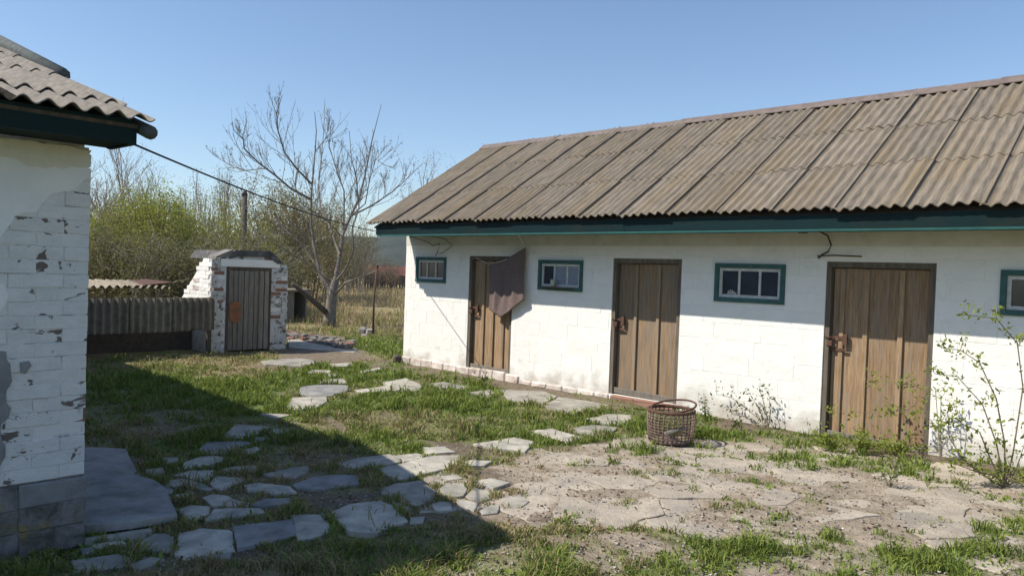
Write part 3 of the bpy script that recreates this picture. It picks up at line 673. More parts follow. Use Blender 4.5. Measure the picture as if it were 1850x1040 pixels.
# cup on the sill of the second window
def cup():
    t = empty('cup', (-6.80, BY-.035, wins[1][2]+.052)); tag(t, 'cream cup standing on the sill of the window right of the towel', 'cup')
    b = MB(); n = 16; prof = [(0, 0), (.030, 0), (.036, .02), (.038, .10), (.034, .10), (.032, .015), (0, .012)]
    V = [(r*math.cos(2*math.pi*i/n), r*math.sin(2*math.pi*i/n), z) for r, z in prof for i in range(n)]
    F = [(j*n+i, j*n+(i+1) % n, (j+1)*n+(i+1) % n, (j+1)*n+i) for j in range(len(prof)-1) for i in range(n)]
    b.add(V, F, 0, True); b.build('cup_body', M['tin'], t)
    b = MB(); b.tube([(.036, 0, .08), (.058, 0, .075), (.062, 0, .05), (.052, 0, .028), (.036, 0, .03)], .005, 6); b.build('handle', M['tin'], t)
cup()
b = MB(); b.box(-7.0, -6.45, BY-.085, BY-.0225, wins[1][2]+.035, wins[1][2]+.05, 0, .004); b.build('sill', M['woodd'], w2)

# cables on the wall
def cable(pts, r, label, cat='cable', m='wire'):
    b = MB(); b.tube(pts, r, 6); o = b.build('cable', M[m]); tag(o, label, cat); return o
cable([(-9.62, 7.7, 2.135), (-9.5, 8.03, 2.05), (-9.36, 8.05, 1.98), (-9.2, 8.05, 2.02), (-9.25, 8.05, 1.88), (-9.3, 8.05, 1.82)], .006, 'looped black cable hanging above the small far left window')
cable([(-9.1, 7.6, 2.14), (-8.95, 7.95, 2.08), (-8.9, 8.04, 1.98), (-9.1, 8.05, 1.88), (-9.2, 8.05, 1.86)], .005, 'thin dark cable curling from the eave right of the far left window')
cable([(-3.05, 7.7, 2.135), (-3.07, 8.04, 2.10), (-3.03, 8.045, 2.0), (-3.06, 8.045, 1.93), (-3.12, 8.045, 1.90), (-3.16, 8.045, 1.86)], .008, 'dark cable dropping from the eave over the broad door')
cable([(-3.17, 8.045, 1.885), (-3.0, 8.045, 1.895), (-2.72, 8.045, 1.885)], .007, 'short black rod fixed across the wall above the broad door', 'rod')
b = MB(); b.tube([(0, 0, 0), (0, 0, .03)], [.05, .03], 12); lamp = b.build('lamp_holder', M['wire']); lamp.location = (-3.15, 7.6, 2.10); tag(lamp, 'small black round fitting under the eave above the broad door', 'light fitting')

# towel and its line
A = np.array([-8.03, 8.02, 1.70]); B = np.array([-7.30, 7.99, 1.96])
b = MB(); b.tube([(-6.95, 7.45, 2.13), B, (B+A)/2+np.array([0, 0, -.045]), A, (-8.30, 8.0, 1.80)], .006, 6, 0)
tag(b.build('clothes_line', M['string']), 'pale line tied from the eave to the narrow door', 'clothes line')
b = MB(); nu, nv = 26, 30; V = []
for side in (0, 1):
    for j in range(nv+1):
        for i in range(nu+1):
            u = i/nu; v = j/nv; top = A*(1-u)+B*u; top = top+np.array([0, 0, -.16*u*(1-u)])
            bl = np.array([-8.0, 8.01, 1.04]); bm = np.array([-7.74, 8.0, .93]); br = np.array([-7.27, 7.99, 1.22])
            bot = bl*(1-u/.48)+bm*(u/.48) if u < .48 else bm*(1-(u-.48)/.52)+br*((u-.48)/.52)
            p = top*(1-v)+bot*v
            fold = (.016*math.sin(u*24+v*2.5)+.024*math.sin(u*10+1.2-v*2.4)+.006*math.sin(u*47-v*5))*(.30+.70*math.sin(math.pi*v))
            p = p+np.array([-.05*math.sin(math.pi*v)*(u-.5), -fold-.006*side, 0]); V.append(p)
S_ = (nu+1)*(nv+1); F = []
for j in range(nv):
    for i in range(nu):
        a = j*(nu+1)+i; F += [(a, a+nu+1, a+nu+2, a+1), (S_+a, S_+a+1, S_+a+nu+2, S_+a+nu+1)]
for i in range(nu): F += [(i, i+1, S_+i+1, S_+i), (nv*(nu+1)+i, S_+nv*(nu+1)+i, S_+nv*(nu+1)+i+1, nv*(nu+1)+i+1)]
for j in range(nv): a = j*(nu+1); F += [(a, S_+a, S_+a+nu+1, a+nu+1), (a+nu, a+2*nu+1, S_+a+2*nu+1, S_+a+nu)]
b.add(V, F, 0, True); tw = b.build('towel', M['towel']); tag(tw, 'brown towel hung slanting on a line in front of the narrow door', 'towel')

# ------------------------------------------------------------------ house on the left
HX, HY = -4.573, 1.45
house = empty('house', (HX, HY, 0)); tag(house, 'white brick house corner with flaking whitewash and teal eave at left', 'house')
hw = MB(); hw.box(-16.5, HX-.0045, -5.0, HY-.012, .401, 2.20); pb_ = MB(); pb_.box(-16.5, HX-.004, -5.0, HY-.004, 0, .40); under(pb_.build('plinth', M['plinthg']), house); hwall = under(hw.build('wall', M['brickj']), house)
# bricks of the wall facing the yard
ch = .0735; z = .40; ri = 0; 
while z < 2.16:
    yy = HY-(0 if ri % 2 else .125); first = True
    if ri % 2 == 0: cells = [(HY-.125, HY)]
    else: cells = []
    y_ = yy
    while y_ > -1.0: cells.append((y_-.255, y_)); y_ -= .255
    for a, c in cells:
        r_ = random.random(); hid = False
        pxz = z; out = random.uniform(-.0016, .0022); m = M['brickw']
        mid = (a+c)/2
        if .60 < pxz < .76 and mid > 1.30: m = M['bricko'] if random.random() < .6 else m; out = -.006
        elif r_ < .02: m = M['bricko']; out = -.012
        elif r_ < .03: continue
        b = MB(); b.box(-.03, 0.0, -(c-a)/2+.0002, (c-a)/2-.0002, 0.0010, ch-.0010, 0, .0020, .0036)
        o = b.build('brick', m, hwall); o.location = (HX+out, mid, z+random.uniform(-.0015, .0015)); o.rotation_euler = (random.uniform(-.012, .012), 0, 0)
    z += ch; ri += 1
# north face bricks joined (hidden from this side)
nb = MB(); z = .4; i = 0
while z < 2.16:
    xx = HX-.02-(.125 if i % 2 else 0)
    while xx > -9: nb.box(xx-.245, xx, HY-.03, HY, z+.004, z+ch-.004, 0, .003); xx -= .255
    z += ch; i += 1
o = nb.build('side_bricks', M['brickw'], hwall); tag(o, kind='stuff')
# plaster coats still holding on the bricks
def patch(pts, x0, th, m, name):
    b = MB(); n = len(pts); out = []
    for i in range(n):
        a = np.array(pts[i]); c = np.array(pts[(i+1) % n]); k = max(1, int(np.linalg.norm(c-a)/.03))
        for q in range(k):
            t = q/k; p = a+(c-a)*t; out.append(p+rng.uniform(-.009, .009, 2)*(1 if 0 < q else 1))
    cy = np.mean([p[0] for p in out]); cz = np.mean([p[1] for p in out]); V = [(x0-.01, p[0], p[1]) for p in out]+[(x0+th*.5, p[0], p[1]) for p in out]+[(x0+th, p[0]+(cy-p[0])*.03, p[1]+(cz-p[1])*.03) for p in out]
    n = len(out)
    F = [(i, (i+1) % n, n+(i+1) % n, n+i) for i in range(n)]+[(n+i, n+(i+1) % n, 2*n+(i+1) % n, 2*n+i) for i in range(n)]+[tuple(range(2*n, 3*n))]
    b.add(V, F); return b.build(name, m, hwall)
patch([(-.6, 1.62), (.9, 1.60), (1.02, 1.66), (1.10, 1.80), (1.2, 1.84), (1.25, 1.93), (1.37, 1.97), (1.44, 2.04), (1.44, 2.185), (-.6, 2.185)], HX+.002, .0022, M['plaster'], 'plaster_coat')
patch([(-.6, 2.09), (1.05, 2.10), (1.2, 2.06), (1.44, 2.09), (1.44, 2.19), (-.6, 2.19)], HX+.0062, .003, M['limeo'], 'ochre_coat')
patch([(.55, 1.28), (1.04, 1.3), (1.08, 1.38), (1.05, 1.45), (.55, 1.49)], HX+.002, .0022, M['plaster'], 'plaster_coat')
patch([(.70, .52), (1.05, .47), (1.07, .60), (1.05, .72), (1.10, .80), (1.06, .86), (1.10, .95), (1.09, 1.03), (1.06, 1.10), (.90, 1.15), (.70, 1.1)], HX+.004, .010, M['plasterg'], 'plaster_patch')
patch([(1.125, .99), (1.16, .98), (1.185, 1.02), (1.17, 1.05), (1.13, 1.04)], HX+.004, .008, M['plasterg'], 'plaster_patch')
# plinth blocks
y_ = HY+.01; 
while y_ > -1:
    l_ = random.uniform(.2, .34)
    for z_, hh in ((0.0, .14), (.14, .13), (.27, .125)):
        b = MB(); b.box(-.05, .002+random.uniform(0, .008), -l_/2-.001, l_/2+.001, -.001, hh+.001, 0, .004, .008)
        o = b.build('plinth_block', M['plasterg'] if z_ > .2 and random.random() < .7 else M['plinthg'], hwall); o.location = (HX, y_-l_/2, z_-.005)
    y_ -= l_
# eaves
RXE, RYE, RZE = -4.15, 1.62, 2.285          # outer roof corner
b = MB(); b.box(-4.245, -4.222, -5, 1.53, 2.20, 2.325, 0, .002); under(b.build('fascia_board', M['teal']), house)
b = MB(); b.box(-4.58, -4.247, -5, 1.53, 2.212, 2.228); under(b.build('soffit', M['teal']), house)
b = MB(); b.add([(x_, y_, z_) for y_ in (1.531, 1.555) for x_, z_ in ((-4.222, 2.20), (-4.57, 2.205), (-7.2, 3.0), (-7.2, 3.16), (-4.222, 2.30))], [(0, 1, 2, 3, 4)[::-1], (5, 6, 7, 8, 9), (0, 5, 6, 1), (1, 6, 7, 2), (2, 7, 8, 3), (3, 8, 9, 4), (4, 9, 5, 0)])
under(b.build('verge_board', M['teal']), house)
rise = (3.19-RZE)/(7.2+RXE)                 # slope of the yard side
hr = MB()
hr.add([(x_, y_, z_) for y_ in (-5, 1.56) for x_, z_ in ((-4.22, RZE+.02), (-7.2, 3.17), (-16.6, 3.99), (-16.6, 3.93), (-7.2, 3.11), (-4.22, RZE-.0))], [(0, 6, 7, 1), (1, 7, 8, 2), (3, 9, 10, 4), (4, 10, 11, 5), (0, 1, 4, 5), (1, 2, 3, 4), (6, 11, 10, 7), (7, 10, 9, 8), (0, 5, 11, 6), (2, 8, 9, 3)])  # unseen far slope, added and shaped for the shadow edge on the yard
hroof = under(hr.build('roof', M['woodd']), house)
gw = MB(); gw.add([(x_, y_, z_) for y_ in (HY-.3, HY-.03) for x_, z_ in ((HX-.02, 2.2), (-16.5, 2.2), (-16.5, 3.92), (-7.2, 3.1), (HX-.02, 2.28))], [(0, 1, 2, 3, 4), (5, 9, 8, 7, 6), (0, 5, 6, 1), (1, 6, 7, 2), (2, 7, 8, 3), (3, 8, 9, 4), (4, 9, 5, 0)])  # top outline follows the added unseen slope
gw.build('gable', M['brickw'], hwall)
sm_h = sheet_mesh('roofing_sheet', .735, 1.25, 7, .017, m='sheetl', ns=2, chip=.004)
dirn = Vector((-1, 0, rise)).normalized(); nr = Vector((rise, 0, 1)).normalized()
for ci in range(9):
    for ri, s0 in enumerate((0, .42, 1.50, 2.4)):
        if ri == 0: me = sm_h
        y0 = RYE-(ci+1)*.63-.105
        p = Vector((RXE, y0, RZE+.048))+dirn*s0+nr*(.0+.012*(ri > 0))
        place(sm_h, hroof, 'roofing_sheet', p, (0, 1, 0), dirn-nr*.010, tilt=0.0)
ub = MB(); V, F = wave_sheet(6.1, 9.4, 40, .024, seg=4); ub.add(V, F, 0); ubm = ub.mesh('shadow_slope_sheets', M['sheetl'])
o = place(ubm, hroof, 'shadow_slope_sheets', (-7.1, -4.5, 3.23), (0, 1, 0), (-9.4, 0, .82)); tag(o, kind='stuff')  # sheets covering the unseen slope added for its shadow
b = MB(); c0 = Vector((-5.62, 1.60, 2.79)); c1 = Vector((-7.25, 1.60, 3.31)); 
b.tube([c0, c1], .045, 8); b.build('verge_cap', M['capd'], hroof)
b = MB(); b.tube([(-4.17, 1.605, 2.268), (-4.7, 1.61, 2.425), (-5.6, 1.61, 2.69)], [.038, .034, .034], 10); b.build('verge_roll', M['capd'], hroof)

# service wire from the house corner to the barn eave
pa = np.array([-4.25, 1.54, 2.21]); pb = np.array([-10.0, 7.43, 2.18]); pts = []
for i in range(25):
    t = i/24; p = pa*(1-t)+pb*t; p[2] -= .07*4*t*(1-t); pts.append(p)
b = MB(); b.tube(pts, .0062, 6); tag(b.build('overhead_wire', M['wire']), 'dark overhead wire sagging from the house eave to the far barn corner', 'wire')

# ------------------------------------------------------------------ cellar entrance
CX = -12.90
cel = empty('cellar', (CX, 6.8, 0)); tag(cel, 'whitewashed brick cellar entrance with flaking brickwork and grey door', 'cellar')
cb = MB(); Y0, Y1, DY0, DY1, DZ = 6.06, 7.54, 6.33, 7.19, 1.50
def prof_z(y):                              # top outline of the front
    pts = [(6.06, 1.68), (6.20, 1.66), (6.42, 1.78), (7.15, 1.80), (7.32, 1.66), (7.40, 1.58), (7.54, 1.54)]
    return float(np.interp(y, [p[0] for p in pts], [p[1] for p in pts]))
cb.box(CX-.30, CX-.012, Y0+.01, DY0, 0, 1.64); cb.box(CX-.30, CX-.012, DY1, Y1-.01, 0, 1.52); cb.box(CX-.30, CX-.012, DY0, DY1, DZ, 1.72)
wg = MB(); wg.add([(x_, y_, z_) for y_ in (Y0+.004, Y0+.25) for x_, z_ in ((CX-.301, 0), (CX-2.4, 0), (CX-2.4, .2), (CX-1.25, .88), (CX-.32, 1.66), (CX-.301, 1.66))], [(0, 1, 2, 3, 4, 5)[::-1], (6, 7, 8, 9, 10, 11)[::-1][::-1], (0, 6, 7, 1), (1, 7, 8, 2), (2, 8, 9, 3), (3, 9, 10, 4), (4, 10, 11, 5), (5, 11, 6, 0)])
cw = under(cb.build('wall', M['brickj']), cel); under(wg.build('wing_wall', M['white']), cel)
fb = MB(); z = 0; i = 0; bh = .072          # bricks of the front, joined (under the size to pick apart)
while z < 1.80:
    y_ = Y0-(.0 if i % 2 else .12)
    while y_ < Y1:
        a = max(y_, Y0); c = min(y_+.24, Y1); y_ += .245
        for s0, s1 in ([(a, c)] if z > DZ-.01 else [(a, min(c, DY0)), (max(a, DY1), c)]):
            if s1-s0 < .03 or z+bh > prof_z((s0+s1)/2)+.03: continue
            r_ = random.random(); m = 0 if r_ < .84 else 1
            if r_ > .965: continue
            lean = .03*(1-z/1.8) if s0 < DY0 else 0
            out = random.uniform(-.006, .006)-(.01 if m else 0); fb.box(CX-.05, CX+out, s0+.004-lean, s1-.004-lean, z+.004, z+bh-.004, m, .004)
    z += bh; i += 1
o = fb.build('front_bricks', [M['brickc'], M['bricko']], cw); tag(o, kind='stuff')
fb = MB(); z = 0; i = 0                     # wing wall bricks, facing the house, stepping down the slope
while z < 1.66:
    x_ = CX-(.0 if i % 2 else .12)
    while x_ > CX-2.3:
        xm = x_-.12; top = np.interp(CX-xm, [0, .32, 1.25, 2.4], [1.68, 1.66, .88, .2])
        if z+bh < top-.0: fb.box(x_-.2425, x_-.0025, Y0-.001-random.uniform(0, .008), Y0+.04, z+.002, z+bh-.002, 0 if random.random() < .93 else 1, .003)
        x_ -= .245
    z += bh; i += 1
o = fb.build('wing_bricks', [M['white'], M['plinthp']], cw); tag(o, kind='stuff')
b = MB(); b.add([(x_, y_, z_) for x_ in (CX-1.6, CX+.03) for y_, z_ in ((6.36, 1.66), (6.46, 1.815), (7.14, 1.835), (7.32, 1.70), (7.42, 1.60), (7.30, 1.60), (7.1, 1.72), (6.5, 1.70))], [tuple(range(8)), tuple(range(15, 7, -1))]+[(i, 8+i, 8+(i+1) % 8, (i+1) % 8) for i in range(8)])
under(b.build('roof_felt', M['tar']), cel)
b = MB(); b.add([(CX-.3, 6.12, 1.66), (CX+.02, 6.12, 1.665), (CX+.02, 6.42, 1.70), (CX-.3, 6.42, 1.70), (CX-.3, 6.12, 1.70), (CX+.02, 6.12, 1.70), (CX+.02, 6.42, 1.83), (CX-.3, 6.42, 1.83)], [(0, 3, 2, 1), (4, 5, 6, 7), (0, 1, 5, 4), (1, 2, 6, 5), (2, 3, 7, 6), (3, 0, 4, 7)])
under(b.build('roof_slab', M['rock']), cel)
mb = MB(); 
for i in range(14):                          # earth mound of the cellar behind the front
    pass
n = 20; V = []; F = []
for i in range(n+1):
    for j in range(n+1):
        u = i/n; v = j/n; xx = CX-.32-u*3.0; yy = 6.25+v*1.2; zz = 1.55*(1-u**1.6)*math.sin(math.pi*min(max(v, 0), 1))**.5+.05*mnoise.noise(Vector((u*5, v*5, 0)))
        V.append((xx, yy, zz-.02))
for i in range(n):
    for j in range(n): a = i*(n+1)+j; F.append((a, a+1, a+n+2, a+n+1))
mb.add(V, F, 0, True); Ma = mat('mound_earth', (0.16, 0.14, 0.09), (0.10, 0.11, 0.04), 3, bump=0.8, bscale=10, bdist=.05); under(mb.build('mound', Ma), cel)
# lintel band and door
b = MB(); b.box(CX-.03, CX+.018, DY0-.12, DY1+.16, DZ+.03, DZ+.16, 0, .006); under(b.build('lintel', M['white']), cel)
b = MB(); b.box(CX-.03, CX+.010, DY0, DY1, DZ-.035, DZ+.025, 0, .003); b.box(CX-.03, CX+.01, DY0, DY0+.03, .02, DZ-.036, 0, .002); b.box(CX-.03, CX+.01, DY1-.03, DY1, .02, DZ-.036, 0, .002)
cd = under(b.build('door', M['woodd']), cel)
for i in range(8):
    wq = (DY1-DY0-.07)/8; b = MB(); b.box(-.02, random.uniform(-.004, .008), -wq/2+.006, wq/2-.006, 0, DZ-.07, 0, .002, .004)
    o = b.build('plank', M['woodg'], cd); o.location = (CX, DY0+.035+(i+.5)*wq, .03)
    if i % 2 == 0 and i:
        b = MB(); b.box(0, .018, -.012, .012, 0, DZ-.08); o = b.build('batten', M['woodg'], cd); o.location = (CX+.004, DY0+.035+i*wq, .032)
b = MB()
pts = [(6.385, .60), (6.42, .56), (6.50, .52), (6.58, .58), (6.60, .75), (6.58, .86), (6.50, .93), (6.41, .88), (6.38, .80)]
b.add([(CX+.024, y_, z_) for y_, z_ in pts]+[(CX+.030, y_, z_) for y_, z_ in pts], [tuple(range(9, 18)), tuple(range(8, -1, -1))]+[(i, (i+1) % 9, 9+(i+1) % 9, 9+i) for i in range(9)])
o = b.build('rusty_plate', M['orange'], cd); o['label'] = 'orange rusty patch on the cellar door'

# low lean-to with corrugated sheets left of the cellar
pen = empty('lean_to', (CX+.1, 5, 0)); tag(pen, 'low lean-to fronted with grey corrugated sheets left of the cellar', 'shed')
b = MB()
for yy in (2.2, 4.0, 5.98): b.box(CX+.0, CX+.06, yy, yy+.07, 0, .98)
b.box(CX+.0, CX+.05, 2.0, 6.08, .93, .975, 0, .004); b.box(CX, CX+.05, 2.0, 6.05, .42, .46, 0, .003)
fr = under(b.build('frame', M['woodd']), pen)
fs_m = sheet_mesh('front_sheet', .72, .56, 6, .030, m='sheetg', ns=2, chip=.008)
for i in range(6): 
    o = place(fs_m, fr, 'front_sheet', (CX+.085+random.uniform(0, .008), 6.06-(i+1)*.68-.02, .41+random.uniform(-.01, .01)), (0, 1, 0), (-.012, 0, 1))
b = MB(); b.box(CX-1.3, CX-1.25, 1.8, 6.04, 0, .9); b.box(CX-.75, CX-.70, 2.0, 6.04, 0, .9, 0, .004); under(b.build('back_wall_shade_boards', M['barkd']), pen)  # inner boards coloured dark to paint the shadow below the front sheets
rs_m = sheet_mesh('roofing_sheet', .72, 1.4, 6, .025, m='sheetg', ns=3, chip=.02)
for i in range(6):
    o = place(rs_m, fr, 'roofing_sheet', (CX-.40, 5.46-(i+1)*.66, 1.13+random.uniform(-.015, .02)), (0, 1, random.uniform(-.02, .03)), (-1, 0, .04))
b = MB(); b.add([(CX-.5, 4.9, 1.14), (CX-.5, 5.6, 1.22), (CX-1.7, 5.6, 1.24), (CX-1.7, 4.9, 1.15), (CX-.5, 4.9, 1.12), (CX-.5, 5.6, 1.20), (CX-1.7, 5.6, 1.22), (CX-1.7, 4.9, 1.13)], [(0, 1, 2, 3), (4, 7, 6, 5), (0, 4, 5, 1), (1, 5, 6, 2), (2, 6, 7, 3), (3, 7, 4, 0)])
b.build('bent_sheet', M['rust'], fr)

# hutch beside the cellar, rubble, thin post, pole
hx, hy = -19.2, 11.25
hut = empty('hutch', (hx, hy, 0)); tag(hut, 'small dark hutch with an open front behind the cellar', 'hutch')
b = MB(); b.box(-.35, -.31, -.4, .4, 0, .85); b.box(-.31, .3, -.4, -.36, 0, .85); b.box(-.31, .3, .36, .4, 0, .85); b.box(.26, .3, -.36, -.0, 0, .85); b.build('walls', M['woodg'], hut)
b = MB(); b.box(-.45, .42, -.5, .5, .86, .92, 0, .02); b.build('roof', M['sheetg'], hut); b = MB(); b.box(-.30, -.28, -.35, .35, 0, .84); b.build('inside', M['dark'], hut)  # black panel paints the shade in the hutch opening
b = MB()
for _ in range(260):
    t = random.random(); c = gnd(518+t*115+random.uniform(-8, 8), 607+t*20+random.uniform(-5, 6)); s_ = random.uniform(.03, .10)
    a = random.random()*3; b.box(c[0]-s_, c[0]+s_*random.uniform(.4, 1), c[1]-s_, c[1]+s_*random.uniform(.4, 1), -.02, random.uniform(.02, .10), random.choice((0, 0, 1)), s_*.4)
tag(b.build('rubble', [M['rock'], M['bricko']]), 'heap of broken brick and stone rubble right of the cellar', 'rubble', kind='stuff')
p = gnd(674, 606); b = MB(); b.tube([(p[0], p[1], 0), (p[0]-.04, p[1]+.02, .8), (p[0]+.03, p[1]+.03, 1.62)], [.028, .024, .022], 8); b.box(p[0]+.0, p[0]+.06, p[1], p[1]+.06, 1.60, 1.66)
tag(b.build('iron_post', M['rust']), 'thin leaning iron post standing between the bare tree and the barn', 'post')
for (u, v, s_), lb in zip(((657, 603, .13), (670, 604, .10)), ('larger pale stone on the grass beside the thin iron post', 'smaller pale stone touching the foot of the thin iron post')):
    c = gnd(u, v); b = MB(); b.box(-s_, s_, -s_*.8, s_*.8, -.03, s_*1.3, 0, s_*.25, s_*.4); o = b.build('stone', M['rock']); o.location = (c[0], c[1], 0); o.rotation_euler = (0, 0, u); tag(o, lb, 'stone')
b = MB(); b.box(-.07, .07, -.06, .06, 0, .14, 0, .01, .03); o = b.build('dark_stone', M['barkd']); o.location = (-10.16, 8.02, 0); tag(o, 'dark stone against the far foot of the barn corner', 'stone')
P_ = atd(442, 470, 24.0); T_ = atd(442, 350, 24.0)
b = MB(); b.tube([(P_[0], P_[1], -.1), (T_[0], T_[1], T_[2])], [.09, .075], 8); b.tube([(T_[0], T_[1], T_[2]-.05), (T_[0], T_[1], T_[2]+.08)], [.10, .06], 8)
tag(b.build('wooden_pole', M['barkd']), 'dark wooden pole rising behind the cellar roof', 'pole')

# ------------------------------------------------------------------ basket
bx, by = -3.89, 6.45
bas = empty('basket', (bx, by, 0.02), 0.3); tag(bas, 'old brown wicker basket with a loose hoop in front of the middle door', 'basket')
b = MB(); ns = 30; BR, BH = .205, .30
def br(z): return BR*(1+.06*z/BH)+.012*math.sin(z*9)
for i in range(ns):
    a = 2*math.pi*i/ns
    if 22 <= i <= 24: pt = [(0, .12)]; 
    pts = [(br(z_)*math.cos(a+z_*.2), br(z_)*math.sin(a+z_*.2), z_) for z_ in (0, .1, .2, BH)]
    b.tube(pts, .0065, 5)
b.build('stakes', M['wicker'], bas)
b = MB()
for k in range(11):
    z_ = .012+k*.0275; pts = []
    n = ns*2
    for i in range(n+1):
        a = 2*math.pi*i/n; w_ = .008*(1 if (i//1) % 2 == 0 else -1)*(1 if k % 2 else -1)
        if 5.0 < a < 5.55 and 4 <= k <= 8 and False: continue
        pts.append(((br(z_)+w_)*math.cos(a), (br(z_)+w_)*math.sin(a), z_+random.uniform(-.003, .003)))
    b.tube(pts, .0042, 4, 0, False)
b.build('weave', M['wicker'], bas)
b = MB(); b.ring((0, 0, BH+.0), BR*1.08, .015, 36, 7); b.build('rim', M['rust'], bas)
b = MB(); b.ring((.015, .02, BH+.035), BR*1.04, .010, 36, 7, tilt=(.10, .16)); b.build('hoop', M['rust'], bas)
b = MB(); b.box(-.11, .10, -.012, .012, .155, .18, 0, .006, .005); o = b.build('loose_strip', M['woodg'], bas); o.location = (.13, -.17, -.015); o.rotation_euler = (0, R(-16), R(38))
b = MB(); b.prism([(BR*.97*math.cos(2*math.pi*i/20), BR*.97*math.sin(2*math.pi*i/20)) for i in range(20)], .0, .015); b.build('base', M['wicker'], bas)

# ------------------------------------------------------------------ plants
def rv(): v = rng.normal(size=3); return v/np.linalg.norm(v)
class Plant:
    def __init__(s): s.b = MB(); s.tips = []
    def limb(s, pts, r0, r1, n=6):
        k = len(pts); s.b.tube(pts, [r0+(r1-r0)*i/(k-1) for i in range(k)], n, 0, False)
    def grow(s, p, d, L_, r, depth, up=.15, spread=.7, nch=3, seg=4, gnarl=.18, minr=.003, sides=5):
        d = d/np.linalg.norm(d); pts = [p]; q = p.copy(); dd = d.copy()
        for i in range(seg):
            dd = dd+rv()*gnarl+np.array([0, 0, up*.4]); dd /= np.linalg.norm(dd); q = q+dd*L_/seg; pts.append(q.copy())
        s.limb(pts, r, max(r*.5, minr), sides if r > .012 else 3)
        if depth <= 0: s.tips += pts[1:]; return
        for c in range(nch):
            t = random.uniform(.25, 1.0); i = min(int(t*seg), seg-1); base = pts[i]+(pts[i+1]-pts[i])*(t*seg-i)
            nd = dd+rv()*spread; nd[2] += up; s.grow(base, nd, L_*random.uniform(.42, .7), max(r*.5, minr), depth-1, up, spread, nch, max(2, seg-1), gnarl, minr, sides)
    def leaves(s, name, m, parent, n, size, jit, along=True):
        if not s.tips: return
        T = np.array(s.tips); c = T[rng.integers(0, len(T), n)]+rng.normal(size=(n, 3))*jit
        a = rng.normal(size=(n, 3)); a /= np.linalg.norm(a, axis=1)[:, None]; bb = np.cross(a, rng.normal(size=(n, 3))); bb /= np.linalg.norm(bb, axis=1)[:, None]
        sz = size*rng.uniform(.5, 1.3, (n, 1)); V = np.stack([c-a*sz, c+bb*sz*.45, c+a*sz, c-bb*sz*.45], 1).reshape(-1, 3); F = np.arange(n*4).reshape(n, 4)
        o = npmesh(name, V, F, m, parent); return o
# the big bare tree: main limbs follow the photograph, depth varied
TD = float((gnd(596, 588)-np.zeros(2))@np.array([cf[0], cf[1]]))
def K(L_, dz=0.0, sp=0.0):
    out = []
    for i, (u, v) in enumerate(L_): out.append(atd(160+u/2.6, 160+v/2.6, TD+dz*i/len(L_)*2+sp))
    return out
tree = empty('bare_tree', (*gnd(596, 588), 0)); tag(tree, 'big bare fruit tree with many forked limbs beside the cellar', 'tree')
pl = Plant()
trunk = K([(1128, 1135), (1132, 1080), (1140, 1020), (1145, 960), (1160, 900)])
tb_ = MB(); tb_.tube(trunk, [.22, .165, .14, .135, .09], 12, 0)
limbs = [([(1145, 965), (1105, 900), (1085, 870), (1060, 740), (1045, 640), (1045, 520), (1050, 450), (1060, 350), (1070, 200), (1062, 110)], .085, .01, .3),
 ([(1050, 450), (980, 380), (920, 300), (885, 180), (885, 110), (910, 30)], .045, .008, -.8), ([(1045, 520), (950, 470), (880, 410), (800, 350), (730, 280), (725, 220), (745, 150)], .05, .008, -1.2),
 ([(830, 375), (740, 385), (680, 370), (640, 320)], .022, .006, .3), ([(1158, 905), (1180, 780), (1195, 680), (1230, 600), (1270, 520), (1300, 400), (1330, 250), (1375, 75)], .10, .008, .8),
 ([(1180, 780), (1150, 700), (1130, 640), (1090, 560), (1080, 460), (1090, 350), (1105, 200), (1110, 50)], .05, .007, 1.4), ([(1148, 975), (1210, 910), (1290, 880), (1370, 850)], .05, .015, -1.0),
 ([(1230, 600), (1330, 550), (1420, 490), (1500, 420), (1575, 345)], .04, .007, 1.2), ([(1197, 660), (1200, 560), (1200, 480), (1170, 400), (1130, 270), (1140, 170)], .045, .007, .2),
 ([(1140, 985), (1090, 860), (1010, 740), (900, 640), (850, 600)], .05, .012, .8), ([(1130, 900), (1000, 800), (900, 740), (790, 690)], .028, .008, -.5),
 ([(1165, 900), (1205, 850), (1245, 760), (1240, 650), (1270, 560), (1260, 430), (1235, 330), (1225, 200)], .045, .007, -1.0),
 ([(1230, 600), (1300, 540), (1320, 430), (1350, 330), (1400, 370)], .028, .005, -.6), ([(1195, 700), (1120, 620), (1000, 540), (960, 430), (970, 300)], .028, .006, -1.6), ([(1062, 300), (1110, 240), (1135, 165)], .022, .006, .2)]
for pts, r0, r1, dz in limbs:
    P3 = K(pts, dz); pl.limb(P3, r0*.68, r1*.8, 8); k = len(P3)
    for q in range(int(4+k*1.5)):
        t = random.uniform(.2, .86)*(k-1); i = int(t); base = P3[i]+(P3[i+1]-P3[i])*(t-i); dr = (P3[i+1]-P3[i]); dr = dr/np.linalg.norm(dr)
        pl.grow(base, dr*.8+rv()*.75+np.array([0, 0, .35]), random.uniform(.7, 1.5)*(1.05-.85*t/(k-1)), .009, random.choice((1, 2)), up=.22, spread=.6, nch=3, seg=5, gnarl=.15, minr=.0032)
tb_.build('trunk', M['bark'], None).name = 'trunk'
tr_o = bpy.data.objects['trunk']; under(tr_o, tree); lo = pl.b.build('limbs', M['bark']); under(lo, tree)
bo = pl.leaves('buds', M['lbud'], None, 2200, .022, .02); under(bo, tree)
b = MB(); b.tube([atd(528, 512, TD-1.2), atd(562, 540, TD-.7), atd(588, 563, TD-.1)], [.05, .07, .085], 8); o = b.build('low_limb', M['barkd']); under(o, tree)

